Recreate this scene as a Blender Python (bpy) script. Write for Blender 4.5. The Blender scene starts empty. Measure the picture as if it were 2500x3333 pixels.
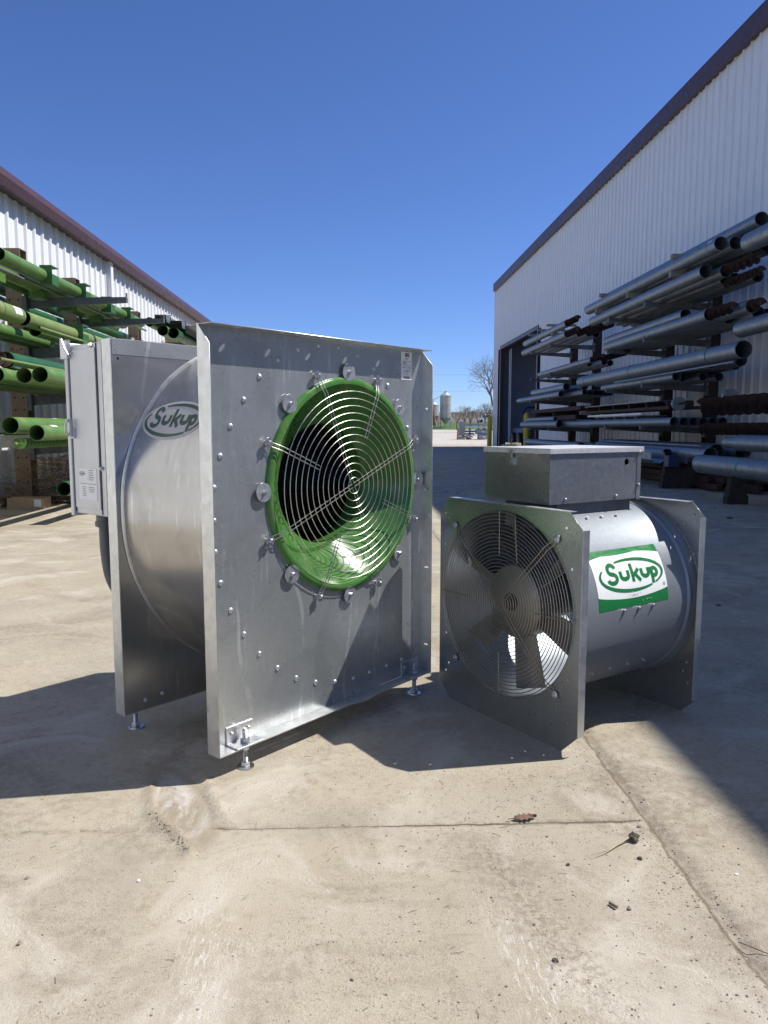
import bpy, math, random
from mathutils import Vector, Matrix, noise
random.seed(7)
PI = math.pi
R = math.radians
SC = bpy.context.scene
COL = SC.collection

# ------------------------------------------------------------------ camera
cam_d = bpy.data.cameras.new('camera')
cam = bpy.data.objects.new('camera', cam_d)
COL.objects.link(cam)
SC.camera = cam
cam_d.sensor_fit = 'VERTICAL'
cam_d.sensor_height = 36.0
cam_d.lens = 2440.0 / 3333.0 * 36.0
cam_d.clip_start = 0.05
cam_d.clip_end = 4000.0
PITCH = math.atan((1666.5 - 1392.0) / 2440.0)
YAW = math.atan((1250.0 - 1158.0) / 2440.0 * math.cos(PITCH))
cam.location = (0, 0, 1.0)
cam.rotation_euler = (PI / 2 - PITCH, 0, -YAW)

# ------------------------------------------------------------------ sky, sun, exposure
SUN_EL = R(53.2)
SUN = Vector((0.9915 * math.cos(SUN_EL), 0.13 * math.cos(SUN_EL), math.sin(SUN_EL))).normalized()
world = bpy.data.worlds.new('World')
SC.world = world
world.use_nodes = True
wn = world.node_tree.nodes
wl = world.node_tree.links
wn.clear()
sky = wn.new('ShaderNodeTexSky')
sky.sky_type = 'NISHITA'
sky.sun_disc = False
sky.sun_elevation = SUN_EL
sky.sun_rotation = math.atan2(SUN.x, SUN.y)
sky.altitude = 0.0
sky.air_density = 0.8
sky.dust_density = 0.0
sky.ozone_density = 6.0
bg = wn.new('ShaderNodeBackground')
bg.inputs['Strength'].default_value = 0.080
wo = wn.new('ShaderNodeOutputWorld')
tint = wn.new('ShaderNodeMix')
tint.data_type = 'RGBA'
tint.blend_type = 'MULTIPLY'
tint.inputs[0].default_value = 1.0
tint.inputs[7].default_value = (0.92, 1.03, 1.36, 1)
wl.new(sky.outputs[0], tint.inputs[6])
wl.new(tint.outputs[2], bg.inputs[0])
wl.new(bg.outputs[0], wo.inputs[0])
sun_d = bpy.data.lights.new('sun', 'SUN')
sun_d.energy = 5.0
sun_d.angle = R(0.5)
sun_d.color = (1.0, 0.955, 0.89)
sun = bpy.data.objects.new('sun', sun_d)
COL.objects.link(sun)
sun.rotation_euler = SUN.to_track_quat('Z', 'Y').to_euler()
sun.location = (20, 5, 30)
SC.view_settings.view_transform = 'Standard'
SC.view_settings.look = 'None'
SC.view_settings.exposure = 0.42
SC.view_settings.gamma = 1.0
SC.view_settings.use_curve_mapping = False
SC.render.engine = 'CYCLES'
SC.cycles.max_bounces = 8
SC.cycles.use_denoising = True


# ------------------------------------------------------------------ materials
class NT:
    def __init__(s, name):
        s.m = bpy.data.materials.new(name)
        s.m.use_nodes = True
        s.t = s.m.node_tree
        s.n = s.t.nodes
        s.b = s.n['Principled BSDF']
        s.tc = s.n.new('ShaderNodeTexCoord')

    def link(s, a, b):
        s.t.links.new(a, b)

    def coord(s, scale=(1, 1, 1), space='Object'):
        mp = s.n.new('ShaderNodeMapping')
        mp.inputs['Scale'].default_value = scale
        s.link(s.tc.outputs[space], mp.inputs['Vector'])
        return mp.outputs[0]

    def noise(s, scale, detail=4, rough=0.55, vec=None, dist=0.0):
        t = s.n.new('ShaderNodeTexNoise')
        t.inputs['Scale'].default_value = scale
        t.inputs['Detail'].default_value = detail
        t.inputs['Roughness'].default_value = rough
        t.inputs['Distortion'].default_value = dist
        s.link(vec if vec is not None else s.coord(), t.inputs['Vector'])
        return t.outputs['Fac']

    def voro(s, scale, vec=None, feat='F1', out='Color'):
        t = s.n.new('ShaderNodeTexVoronoi')
        t.feature = feat
        t.inputs['Scale'].default_value = scale
        s.link(vec if vec is not None else s.coord(), t.inputs['Vector'])
        return t.outputs[out]

    def rng(s, v, a, b, c=0.0, d=1.0):
        t = s.n.new('ShaderNodeMapRange')
        t.inputs[1].default_value = a
        t.inputs[2].default_value = b
        t.inputs[3].default_value = c
        t.inputs[4].default_value = d
        s.link(v, t.inputs[0])
        return t.outputs[0]

    def math(s, op, a, b):
        t = s.n.new('ShaderNodeMath')
        t.operation = op
        for i, v in enumerate((a, b)):
            if isinstance(v, (int, float)):
                t.inputs[i].default_value = v
            else:
                s.link(v, t.inputs[i])
        return t.outputs[0]

    def mix(s, f, a, b):
        t = s.n.new('ShaderNodeMix')
        t.data_type = 'RGBA'
        for i, v in ((0, f), (6, a), (7, b)):
            if isinstance(v, (int, float)):
                t.inputs[i].default_value = v
            elif isinstance(v, tuple):
                t.inputs[i].default_value = (*v[:3], 1)
            else:
                s.link(v, t.inputs[i])
        return t.outputs[2]

    def set(s, key, v):
        if isinstance(v, (int, float)):
            s.b.inputs[key].default_value = v
        elif isinstance(v, tuple):
            s.b.inputs[key].default_value = (*v[:3], 1)
        else:
            s.link(v, s.b.inputs[key])

    def bump(s, h, strength=0.3, dist=0.002):
        t = s.n.new('ShaderNodeBump')
        t.inputs['Strength'].default_value = strength
        t.inputs['Distance'].default_value = dist
        s.link(h, t.inputs['Height'])
        s.link(t.outputs[0], s.b.inputs['Normal'])


def paint(name, c, rough=0.5, var=0.25, scale=6.0, metal=0.0, bump=0.0, dirt=None, bscale=60.0, dirt_lo=0.58, dirt_hi=0.75, coat=0.0):
    k = NT(name)
    f = k.noise(scale, 5, 0.6)
    lo = tuple(v * (1 - var) for v in c)
    hi = tuple(min(1, v * (1 + var)) for v in c)
    col = k.mix(k.rng(f, 0.3, 0.7), lo, hi)
    if dirt:
        col = k.mix(k.rng(k.noise(scale * 2.3, 6, 0.7), dirt_lo, dirt_hi, 0, 0.9), col, dirt)
    k.set('Base Color', col)
    k.set('Roughness', k.rng(k.noise(scale * 3, 4), 0.3, 0.7, max(0.05, rough - 0.1), min(1, rough + 0.12)))
    k.set('Metallic', metal)
    if coat:
        k.set('Coat Weight', coat)
        k.set('Coat Roughness', 0.15)
    if bump:
        k.bump(k.noise(bscale, 4, 0.6), bump, 0.003)
    return k.m


def galvanized(name, col, r0, r1, spangle=35.0, spv=0.12, grime=0.35, streak=(3, 3, 40), scratch=True, metal=0.9, mscale=34.0, wave=0.0):
    k = NT(name)
    sp = k.voro(spangle)
    sepn = k.n.new('ShaderNodeSeparateColor')
    k.link(sp, sepn.inputs[0])
    big = k.noise(2.2, 5, 0.6)
    mid = k.noise(mscale, 6, 0.7, dist=0.3)
    c = k.mix(k.rng(sepn.outputs[0], 0, 1, 0, 1), tuple(v * (1 - spv) for v in col), tuple(min(1, v * (1 + spv)) for v in col))
    c = k.mix(k.rng(mid, 0.42, 0.75, 0, grime), c, tuple(v * 0.55 for v in col))
    c = k.mix(k.rng(big, 0.4, 0.7, 0, 0.25), c, tuple(min(1, v * 1.2) for v in col))
    rough = k.rng(k.math('ADD', k.math('MULTIPLY', mid, 0.6), k.math('MULTIPLY', sepn.outputs[1], 0.4)), 0.25, 0.75, r0, r1)
    if scratch:
        st = k.noise(1.0, 8, 0.8, k.coord((60, 60, 4)), 1.2)
        sm = k.math('MULTIPLY', k.rng(st, 0.63, 0.70), k.rng(big, 0.45, 0.6))
        c = k.mix(k.math('MULTIPLY', sm, 0.45), c, (0.8, 0.82, 0.83))
        sc2 = k.n.new('ShaderNodeTexWave')
        sc2.inputs['Scale'].default_value = 1.1
        sc2.inputs['Distortion'].default_value = 9
        sc2.inputs['Detail'].default_value = 2.5
        sc2.inputs['Detail Scale'].default_value = 0.8
        k.link(k.coord((1.3, 1, 1)), sc2.inputs['Vector'])
        s2 = k.math('MULTIPLY', k.rng(sc2.outputs['Fac'], 0.984, 0.998), k.rng(k.noise(6, 3), 0.46, 0.62))
        c = k.mix(k.math('MULTIPLY', s2, 0.55), c, (0.78, 0.8, 0.81))
        mp = k.n.new('ShaderNodeMapping')
        mp.inputs['Rotation'].default_value = (0, R(38), 0)
        mp.inputs['Scale'].default_value = (70, 70, 5)
        k.link(k.tc.outputs['Object'], mp.inputs['Vector'])
        s3 = k.math('MULTIPLY', k.rng(k.noise(1.0, 6, 0.7, mp.outputs[0]), 0.56, 0.64), k.rng(k.noise(4.5, 3), 0.46, 0.60))
        c = k.mix(k.math('MULTIPLY', s3, 0.6), c, (0.75, 0.77, 0.78))
        smg = k.rng(k.noise(3.4, 5, 0.6, dist=1.4), 0.50, 0.62, 0, 0.38)
        c = k.mix(smg, c, tuple(v_ * 0.62 for v_ in col))
    k.set('Base Color', c)
    k.set('Roughness', rough)
    k.set('Metallic', metal)
    h = k.noise(5.0, 2, 0.5)
    if wave:
        k.bump(h, wave, 0.02)
    else:
        k.bump(h, 0.10, 0.006)
    return k.m


M = {}
M['panel'] = galvanized('galvanized_sheet', (0.42, 0.448, 0.462), 0.27, 0.36, 140, 0.045, 0.20, metal=0.72, mscale=22.0)
M['backsheet'] = galvanized('back_galvanized_sheet', (0.43, 0.44, 0.445), 0.25, 0.265, 160, 0.015, 0.08, metal=0.88)
M['scroll'] = galvanized('rolled_galvanized_sheet', (0.46, 0.452, 0.435), 0.22, 0.26, 220, 0.02, 0.06, metal=0.85, mscale=60.0)
M['frame'] = galvanized('flange_galvanized', (0.66, 0.67, 0.665), 0.36, 0.48, 40, 0.06, 0.25, scratch=False)
M['spangle'] = galvanized('spangled_galvanized', (0.36, 0.378, 0.372), 0.255, 0.275, 190, 0.055, 0.06, scratch=False, mscale=70.0, metal=0.8)
M['housing'] = galvanized('housing_galvanized', (0.27, 0.30, 0.33), 0.40, 0.46, 160, 0.03, 0.08, scratch=False, metal=0.55, mscale=80.0)
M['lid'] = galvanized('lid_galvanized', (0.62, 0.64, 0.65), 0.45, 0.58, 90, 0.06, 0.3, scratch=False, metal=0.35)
M['boxmetal'] = galvanized('box_galvanized', (0.30, 0.32, 0.35), 0.42, 0.55, 120, 0.06, 0.15, scratch=False)
M['cabinet'] = paint('aluminium_cabinet', (0.60, 0.61, 0.62), 0.45, 0.06, 3.0, 0.4)
M['tube'] = galvanized('galvanized_tube', (0.25, 0.285, 0.31), 0.42, 0.58, 25, 0.12, 0.35, scratch=False, metal=0.75, mscale=14.0)
M['fanblade'] = paint('dull_fan_blade', (0.27, 0.262, 0.24), 0.46, 0.12, 12, 0.5)
M['zinc'] = paint('zinc_hardware', (0.56, 0.57, 0.59), 0.36, 0.1, 30, 1.0)
M['washer'] = paint('zinc_washer', (0.48, 0.50, 0.53), 0.38, 0.10, 20, 0.8)
M['wire'] = paint('guard_wire', (0.60, 0.585, 0.55), 0.34, 0.08, 30, 1.0)
M['wire_dull'] = paint('dull_guard_wire', (0.30, 0.28, 0.235), 0.45, 0.1, 30, 0.9)
M['bell'] = paint('green_bell_paint', (0.060, 0.172, 0.042), 0.22, 0.18, 8, 0, dirt=(0.19, 0.23, 0.115), dirt_lo=0.50, dirt_hi=0.78)
M['bell'].node_tree.nodes['Principled BSDF'].inputs['Specular IOR Level'].default_value = 0.2
M['green'] = paint('green_auger_paint', (0.090, 0.190, 0.045), 0.42, 0.22, 3.0, 0, dirt=(0.22, 0.24, 0.10), dirt_lo=0.5, dirt_hi=0.75)
M['green_pale'] = paint('weathered_green_paint', (0.155, 0.225, 0.07), 0.5, 0.2, 3.0, 0, dirt=(0.27, 0.24, 0.13), dirt_lo=0.5, dirt_hi=0.72)
M['green_mid'] = paint('bracket_green_paint', (0.035, 0.12, 0.03), 0.45, 0.2, 5.0)
M['green_dark'] = paint('dark_green_paint', (0.02, 0.10, 0.035), 0.4, 0.2, 5.0)
M['rust'] = paint('rusty_steel', (0.038, 0.018, 0.013), 0.8, 0.5, 14, 0.0, 0.4, dirt=(0.03, 0.015, 0.012))
M['column_l'] = paint('tan_column_paint', (0.26, 0.19, 0.12), 0.7, 0.25, 6, 0, 0.2, dirt=(0.12, 0.035, 0.02), dirt_lo=0.6)
M['column_r'] = paint('brown_column_paint', (0.045, 0.028, 0.022), 0.75, 0.3, 6, 0, 0.2)
M['arm'] = paint('grey_arm_paint', (0.12, 0.13, 0.145), 0.6, 0.25, 8, 0.1, 0.1, dirt=(0.12, 0.06, 0.035), dirt_lo=0.62)
def wall_paint():
    k = NT('white_wall_steel')
    c = k.mix(k.rng(k.noise(0.5, 4), 0.3, 0.7), (0.70, 0.72, 0.74), (0.77, 0.79, 0.80))
    st = k.noise(1.0, 6, 0.7, k.coord((26, 26, 0.5), 'Object'))
    c = k.mix(k.rng(st, 0.52, 0.70, 0, 0.45), c, (0.55, 0.545, 0.52))
    c = k.mix(k.rng(k.noise(3.0, 6, 0.7), 0.58, 0.75, 0, 0.4), c, (0.56, 0.56, 0.55))
    k.set('Base Color', c)
    k.set('Roughness', 0.42)
    k.bump(k.noise(1.6, 2), 0.25, 0.02)
    return k.m


M['wall'] = wall_paint()
M['inner_wall'] = paint('interior_shade_liner', (0.22, 0.25, 0.32), 0.6, 0.1, 2)  # dark blue-grey paints the shade of the warehouse interior
M['maroon'] = paint('maroon_trim', (0.072, 0.034, 0.038), 0.42, 0.12, 3)
M['white_trim'] = paint('white_trim', (0.72, 0.73, 0.75), 0.45, 0.05, 3)
M['black'] = paint('black_rubber', (0.012, 0.012, 0.013), 0.6, 0.2, 10)
M['dark'] = paint('opening_shade_black', (0.006, 0.006, 0.0065), 0.95, 0.2, 10)  # near-black stands in for the shade inside openings and holes
M['conduit'] = paint('grey_conduit', (0.11, 0.115, 0.12), 0.5, 0.15, 8)
M['decal_white'] = paint('decal_white', (0.80, 0.82, 0.80), 0.32, 0.03, 6)
M['decal_green'] = paint('decal_green', (0.012, 0.17, 0.045), 0.3, 0.10, 6)
M['decal_green2'] = paint('decal_light_green', (0.03, 0.25, 0.07), 0.3, 0.05, 6)
M['decal_grey'] = paint('grey_decal_white', (0.47, 0.47, 0.455), 0.4, 0.05, 6)  # greyer white than the small fan decal
M['decal_greygreen'] = paint('grey_decal_green', (0.045, 0.085, 0.06), 0.4, 0.05, 6)  # greyer green than the small fan decal
M['ink'] = paint('label_ink', (0.03, 0.03, 0.035), 0.6, 0.1, 6)
M['ink_grey'] = paint('label_print_grey', (0.22, 0.22, 0.23), 0.6, 0.1, 6)
M['label'] = paint('paper_label', (0.78, 0.79, 0.80), 0.5, 0.04, 6)
M['cardboard'] = paint('cardboard', (0.42, 0.30, 0.19), 0.85, 0.12, 8, 0, 0.1)
M['twig'] = paint('dry_twigs', (0.24, 0.17, 0.10), 0.9, 0.4, 3)
M['wood'] = paint('grey_lumber', (0.28, 0.25, 0.20), 0.8, 0.25, 9, 0, 0.2)
M['tie'] = paint('dark_timber', (0.035, 0.03, 0.025), 0.9, 0.3, 9, 0, 0.2)
M['yellow'] = paint('yellow_safety_paint', (0.55, 0.42, 0.02), 0.5, 0.12, 4, 0, dirt=(0.25, 0.18, 0.05), dirt_lo=0.62)
M['bark'] = paint('grey_bark', (0.14, 0.115, 0.095), 0.9, 0.3, 3)
M['silo'] = paint('silo_steel', (0.42, 0.43, 0.40), 0.5, 0.2, 0.6, 0.4, dirt=(0.26, 0.16, 0.09), dirt_lo=0.6)
M['silo_rust'] = paint('rusty_silo_steel', (0.26, 0.14, 0.09), 0.7, 0.4, 1.0)
M['gravel_g'] = None
M['grass'] = paint('spring_grass', (0.06, 0.12, 0.025), 0.9, 0.35, 0.4)
M['hill'] = paint('winter_woods_hill', (0.13, 0.11, 0.085), 0.95, 0.35, 0.05)
M['road'] = paint('pale_gravel_road', (0.50, 0.47, 0.42), 0.9, 0.1, 0.3)
M['machine'] = paint('dark_blue_machine', (0.025, 0.04, 0.09), 0.5, 0.2, 3)
M['vanwhite'] = paint('white_van_paint', (0.78, 0.79, 0.8), 0.3, 0.03, 1)
M['glass'] = paint('dark_glass', (0.02, 0.025, 0.03), 0.08, 0.1, 1)
M['leaf'] = paint('dry_leaf', (0.15, 0.085, 0.06), 0.85, 0.3, 40, 0, 0.3)
M['soil'] = paint('soil_clod', (0.09, 0.075, 0.055), 0.95, 0.4, 60, 0, 0.5)
M['straw'] = paint('straw', (0.42, 0.36, 0.24), 0.8, 0.2, 30)
M['stone'] = paint('stone', (0.24, 0.21, 0.18), 0.85, 0.35, 30, 0, 0.4)
M['pebble'] = paint('pebbles', (0.29, 0.25, 0.20), 0.9, 0.5, 25)
M['crate'] = paint('grey_crate', (0.30, 0.31, 0.33), 0.6, 0.2, 2)
M['teal'] = paint('teal_strap', (0.10, 0.30, 0.27), 0.5, 0.1, 5)


def concrete():
    k = NT('dusty_concrete')
    v = k.coord()
    big = k.noise(0.55, 4, 0.55, v)
    mid = k.noise(3.2, 6, 0.62, v, 0.5)
    fine = k.noise(38, 7, 0.72, v)
    grit = k.noise(210, 3, 0.7, v)
    c = k.mix(k.rng(mid, 0.32, 0.68), (0.335, 0.297, 0.230), (0.445, 0.408, 0.330))
    c = k.mix(k.rng(k.noise(1.3, 5, 0.6, v, 0.6), 0.42, 0.60, 0, 0.65), c, (0.45, 0.395, 0.285))
    c = k.mix(k.rng(big, 0.35, 0.65, 0, 0.45), c, (0.36, 0.315, 0.245))
    c = k.mix(k.rng(fine, 0.52, 0.68, 0, 0.5), c, (0.235, 0.200, 0.155))
    spk = k.math('MULTIPLY', k.rng(k.noise(160, 4, 0.75, v), 0.575, 0.63), k.rng(k.noise(5, 4, 0.6, v), 0.40, 0.58, 0.15, 1))
    c = k.mix(k.math('MULTIPLY', spk, 0.75), c, (0.13, 0.105, 0.08))
    spw = k.rng(k.noise(190, 3, 0.7, k.coord((1, 1.4, 1))), 0.64, 0.69)
    c = k.mix(k.math('MULTIPLY', spw, 0.5), c, (0.52, 0.48, 0.41))
    # brown dirt patches with ragged edges
    pt = k.math('MULTIPLY', k.rng(k.noise(1.7, 7, 0.7, v, 0.8), 0.50, 0.62), k.rng(fine, 0.36, 0.52))
    c = k.mix(k.math('MULTIPLY', pt, 0.6), c, (0.235, 0.195, 0.145))
    # pale dust
    pd = k.rng(k.noise(2.6, 6, 0.65, v, 1.0), 0.52, 0.64, 0, 0.65)
    c = k.mix(pd, c, (0.52, 0.48, 0.405))
    sx = k.n.new('ShaderNodeSeparateXYZ')
    k.link(v, sx.inputs[0])
    X, Y = sx.outputs[0], sx.outputs[1]

    def band(cx0, slope, y0, w):
        ctr = k.math('ADD', k.math('MULTIPLY', k.math('SUBTRACT', Y, y0), slope), cx0)
        d = k.math('ABSOLUTE', k.math('SUBTRACT', X, ctr), 0)
        return k.rng(d, 0, w, 1, 0)
    # tyre scuffs, pale, streaked along the aisle
    streak = k.noise(1.0, 6, 0.75, k.coord((130, 26, 1)), 0.4)
    for cx0, sl, y0, w, ylo, yhi in ((-0.272, -0.12, 1.2, 0.085, 1.62, 1.40), (0.335, -0.13, 1.2, 0.075, 1.62, 1.30)):
        m = k.math('MULTIPLY', band(cx0, sl, y0, w), k.rng(Y, ylo, yhi))
        m = k.math('MULTIPLY', m, k.rng(streak, 0.52, 0.60))
        c = k.mix(k.math('MULTIPLY', m, 0.85), c, (0.62, 0.60, 0.56))
    m = k.math('MULTIPLY', band(0.32, -0.28, 1.6, 0.10), k.math('MULTIPLY', k.rng(Y, 1.82, 1.66), k.rng(Y, 1.0, 1.3)))
    c = k.mix(k.math('MULTIPLY', m, k.rng(k.noise(60, 5, 0.75, v), 0.46, 0.58, 0.0, 0.75)), c, (0.20, 0.168, 0.128))
    m = k.math('MULTIPLY', band(-0.28, -0.10, 1.6, 0.22), k.rng(Y, 2.0, 1.5))
    c = k.mix(k.math('MULTIPLY', m, k.rng(mid, 0.35, 0.7, 0, 0.5)), c, (0.47, 0.43, 0.36))
    # dirt packed along the joints
    sw_ = k.math('MULTIPLY', k.math('SUBTRACT', k.noise(9, 5, 0.65, v), 0.5), 0.05)
    j0 = k.math('ABSOLUTE', k.math('ADD', k.math('SUBTRACT', X, 0.738), sw_), 0)
    c = k.mix(k.math('MULTIPLY', k.rng(j0, 0.002, 0.008, 1, 0), 0.8), c, (0.10, 0.08, 0.06))
    j1 = k.math('ABSOLUTE', k.math('SUBTRACT', X, 0.745), 0)
    j1 = k.math('MULTIPLY', k.rng(j1, 0.006, 0.05, 1, 0), k.rng(fine, 0.32, 0.58))
    c = k.mix(k.math('MULTIPLY', j1, 0.5), c, (0.20, 0.165, 0.125))
    jw = k.math('MULTIPLY', k.math('SUBTRACT', k.noise(22, 4, 0.6, v), 0.5), 0.012)
    e0 = k.math('ABSOLUTE', k.math('ADD', k.math('SUBTRACT', Y, 1.794), jw), 0)
    cr = k.math('MULTIPLY', k.rng(e0, 0.0012, 0.0042, 1, 0), k.math('MULTIPLY', k.rng(X, 0.75, 0.70), k.rng(X, -0.42, -0.36)))
    c = k.mix(k.math('MULTIPLY', cr, k.rng(mid, 0.3, 0.5, 0.35, 0.95)), c, (0.07, 0.055, 0.04))
    e1 = k.math('MULTIPLY', k.rng(e0, 0.003, 0.016, 1, 0), k.math('MULTIPLY', k.rng(X, 0.76, 0.70), k.rng(X, -1.0, -0.9)))
    c = k.mix(k.math('MULTIPLY', e1, k.rng(fine, 0.40, 0.6, 0.0, 0.6)), c, (0.17, 0.14, 0.105))
    # silt left in the worn hollow: damp tan rim, pale dried middle
    ax_ = k.math('SUBTRACT', X, k.math('ADD', k.math('MULTIPLY', k.math('SUBTRACT', Y, 1.9), -0.45), -0.465))
    wob = k.math('MULTIPLY', k.math('SUBTRACT', mid, 0.5), 0.22)
    el = k.math('ADD', k.math('POWER', k.math('DIVIDE', ax_, 0.085), 2), k.math('POWER', k.math('DIVIDE', k.math('SUBTRACT', Y, 1.93), 0.24), 2))
    hol = k.rng(k.math('ADD', el, wob), 0.75, 1.1, 1, 0)
    c = k.mix(k.math('MULTIPLY', hol, 0.75), c, (0.30, 0.255, 0.185))
    sw = k.noise(1.0, 5, 0.65, k.coord((16, 5, 1)), 0.8)
    c = k.mix(k.math('MULTIPLY', k.math('MULTIPLY', k.rng(el, 0.1, 0.75, 1, 0), k.rng(sw, 0.42, 0.62)), 0.9), c, (0.58, 0.56, 0.52))
    k.set('Base Color', c)
    k.set('Roughness', k.rng(fine, 0.3, 0.7, 0.78, 0.95))
    k.set('Specular IOR Level', 0.25)
    h = k.math('ADD', k.math('MULTIPLY', fine, 0.30), k.math('MULTIPLY', grit, 0.6))
    h = k.math('ADD', h, k.math('MULTIPLY', k.rng(k.noise(420, 2, 0.6, v), 0.5, 0.62), 0.35))
    h = k.math('ADD', h, k.math('MULTIPLY', k.rng(k.voro(95, v, 'F1', 'Distance'), 0.0, 0.5, 1, 0), k.math('MULTIPLY', k.rng(k.noise(6, 5, 0.7, v), 0.48, 0.62), 0.8)))
    k.bump(h, 0.6, 0.004)
    return k.m


M['concrete'] = concrete()


def gravel():
    k = NT('pale_gravel')
    v = k.coord()
    a = k.voro(7.0, v)
    se = k.n.new('ShaderNodeSeparateColor')
    k.link(a, se.inputs[0])
    c = k.mix(se.outputs[0], (0.34, 0.31, 0.27), (0.58, 0.55, 0.50))
    c = k.mix(k.rng(k.noise(0.25, 5, 0.6, v), 0.35, 0.65, 0, 0.6), c, (0.42, 0.37, 0.29))
    k.set('Base Color', c)
    k.set('Roughness', 0.95)
    k.bump(k.voro(7.0, v, 'F1', 'Distance'), 0.6, 0.06)
    return k.m


M['gravel'] = gravel()


# ------------------------------------------------------------------ mesh helpers
class MB:
    def __init__(s):
        s.v, s.f, s.mi, s.cur = [], [], [], 0

    def add(s, vs, fs):
        o = len(s.v)
        s.v += [tuple(p) for p in vs]
        s.f += [tuple(i + o for i in q) for q in fs]
        s.mi += [s.cur] * len(fs)
        return s

    def box(s, x0, x1, y0, y1, z0, z1):
        vs = [(x, y, z) for z in (z0, z1) for y in (y0, y1) for x in (x0, x1)]
        return s.add(vs, [(0, 2, 3, 1), (4, 5, 7, 6), (0, 1, 5, 4), (2, 6, 7, 3), (0, 4, 6, 2), (1, 3, 7, 5)])

    def obox(s, c, ax, ay, az, hx, hy, hz):
        c, ax, ay, az = Vector(c), Vector(ax), Vector(ay), Vector(az)
        vs = [c + ax * (hx * i) + ay * (hy * j) + az * (hz * k) for k in (-1, 1) for j in (-1, 1) for i in (-1, 1)]
        return s.add(vs, [(0, 2, 3, 1), (4, 5, 7, 6), (0, 1, 5, 4), (2, 6, 7, 3), (0, 4, 6, 2), (1, 3, 7, 5)])

    def ring_verts(s, c, d, r, n, ph=0.0, up=None):
        d = Vector(d).normalized()
        up = Vector(up) if up else (Vector((0, 0, 1)) if abs(d.z) < 0.9 else Vector((1, 0, 0)))
        a = up.cross(d).normalized()
        b = d.cross(a)
        return [Vector(c) + a * (r * math.cos(ph + 2 * PI * i / n)) + b * (r * math.sin(ph + 2 * PI * i / n)) for i in range(n)]

    def rod(s, p0, p1, r, n=8, r1=None, cap=True):
        p0, p1 = Vector(p0), Vector(p1)
        d = p1 - p0
        vs = s.ring_verts(p0, d, r, n) + s.ring_verts(p1, d, r if r1 is None else r1, n)
        fs = [(i, (i + 1) % n, n + (i + 1) % n, n + i) for i in range(n)]
        if cap:
            fs += [tuple(range(n))[::-1], tuple(range(n, 2 * n))]
        return s.add(vs, fs)

    def sweep(s, pts, r, n=8, closed=False, cap=True):
        pts = [Vector(p) for p in pts]
        m = len(pts)
        vs, fs = [], []
        prev = None
        for i, p in enumerate(pts):
            if closed:
                d = pts[(i + 1) % m] - pts[i - 1]
            else:
                d = pts[min(i + 1, m - 1)] - pts[max(i - 1, 0)]
            d.normalize()
            if prev is None:
                up = Vector((0, 0, 1)) if abs(d.z) < 0.9 else Vector((1, 0, 0))
                a = up.cross(d).normalized()
            else:
                a = (prev - d * prev.dot(d)).normalized()
            prev = a
            b = d.cross(a)
            rr = r[i] if isinstance(r, (list, tuple)) else r
            vs += [p + a * (rr * math.cos(2 * PI * k / n)) + b * (rr * math.sin(2 * PI * k / n)) for k in range(n)]
        for i in range(m if closed else m - 1):
            j = (i + 1) % m
            fs += [(i * n + k, i * n + (k + 1) % n, j * n + (k + 1) % n, j * n + k) for k in range(n)]
        if not closed and cap:
            fs += [tuple(range(n))[::-1], tuple(range((m - 1) * n, m * n))]
        return s.add(vs, fs)

    def lathe(s, prof, c, d, n=24, closed=False, ph=0.0):
        """prof: (radius, distance along d)"""
        c, d = Vector(c), Vector(d).normalized()
        vs, fs = [], []
        for r, t in prof:
            vs += s.ring_verts(c + d * t, d, max(r, 1e-5), n, ph)
        m = len(prof)
        for i in range(m if closed else m - 1):
            j = (i + 1) % m
            fs += [(i * n + k, i * n + (k + 1) % n, j * n + (k + 1) % n, j * n + k) for k in range(n)]
        return s.add(vs, fs)

    def pipe(s, c0, c1, ro, ri, n=24):
        L = (Vector(c1) - Vector(c0)).length
        return s.lathe([(ri, 0), (ro, 0), (ro, L), (ri, L)], c0, Vector(c1) - Vector(c0), n, True)

    def prism(s, poly, y0, y1):
        """polygon in x,z extruded along y"""
        n = len(poly)
        vs = [(x, y0, z) for x, z in poly] + [(x, y1, z) for x, z in poly]
        fs = [(i, (i + 1) % n, n + (i + 1) % n, n + i) for i in range(n)]
        fs += [tuple(range(n))[::-1], tuple(range(n, 2 * n))]
        return s.add(vs, fs)

    def strip(s, prof, e, both=None):
        """open polyline prof (3d points) extruded by vector e"""
        n = len(prof)
        e = Vector(e)
        vs = [Vector(p) for p in prof] + [Vector(p) + e for p in prof]
        return s.add(vs, [(i, i + 1, n + i + 1, n + i) for i in range(n - 1)])

    def mesh(s, name, mats, smooth=None):
        me = bpy.data.meshes.new(name)
        me.from_pydata(s.v, [], s.f)
        mats = mats if isinstance(mats, (list, tuple)) else [mats]
        for m in mats:
            me.materials.append(M[m] if isinstance(m, str) else m)
        if len(mats) > 1:
            me.polygons.foreach_set('material_index', s.mi)
        finish(me, smooth)
        return me

    def build(s, name, mats, parent=None, smooth=None, bevel=0.0, loc=None, rot=None):
        return put(name, s.mesh(name, mats, smooth), parent, loc, rot, bevel)


def finish(me, smooth=None):
    import bmesh
    bm = bmesh.new()
    bm.from_mesh(me)
    bmesh.ops.recalc_face_normals(bm, faces=bm.faces)
    if smooth is not None:
        ang = R(smooth)
        for f in bm.faces:
            f.smooth = True
        for e in bm.edges:
            if len(e.link_faces) == 2:
                e.smooth = e.calc_face_angle(0) < ang
            else:
                e.smooth = False
    bm.to_mesh(me)
    bm.free()
    me.update()


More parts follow.
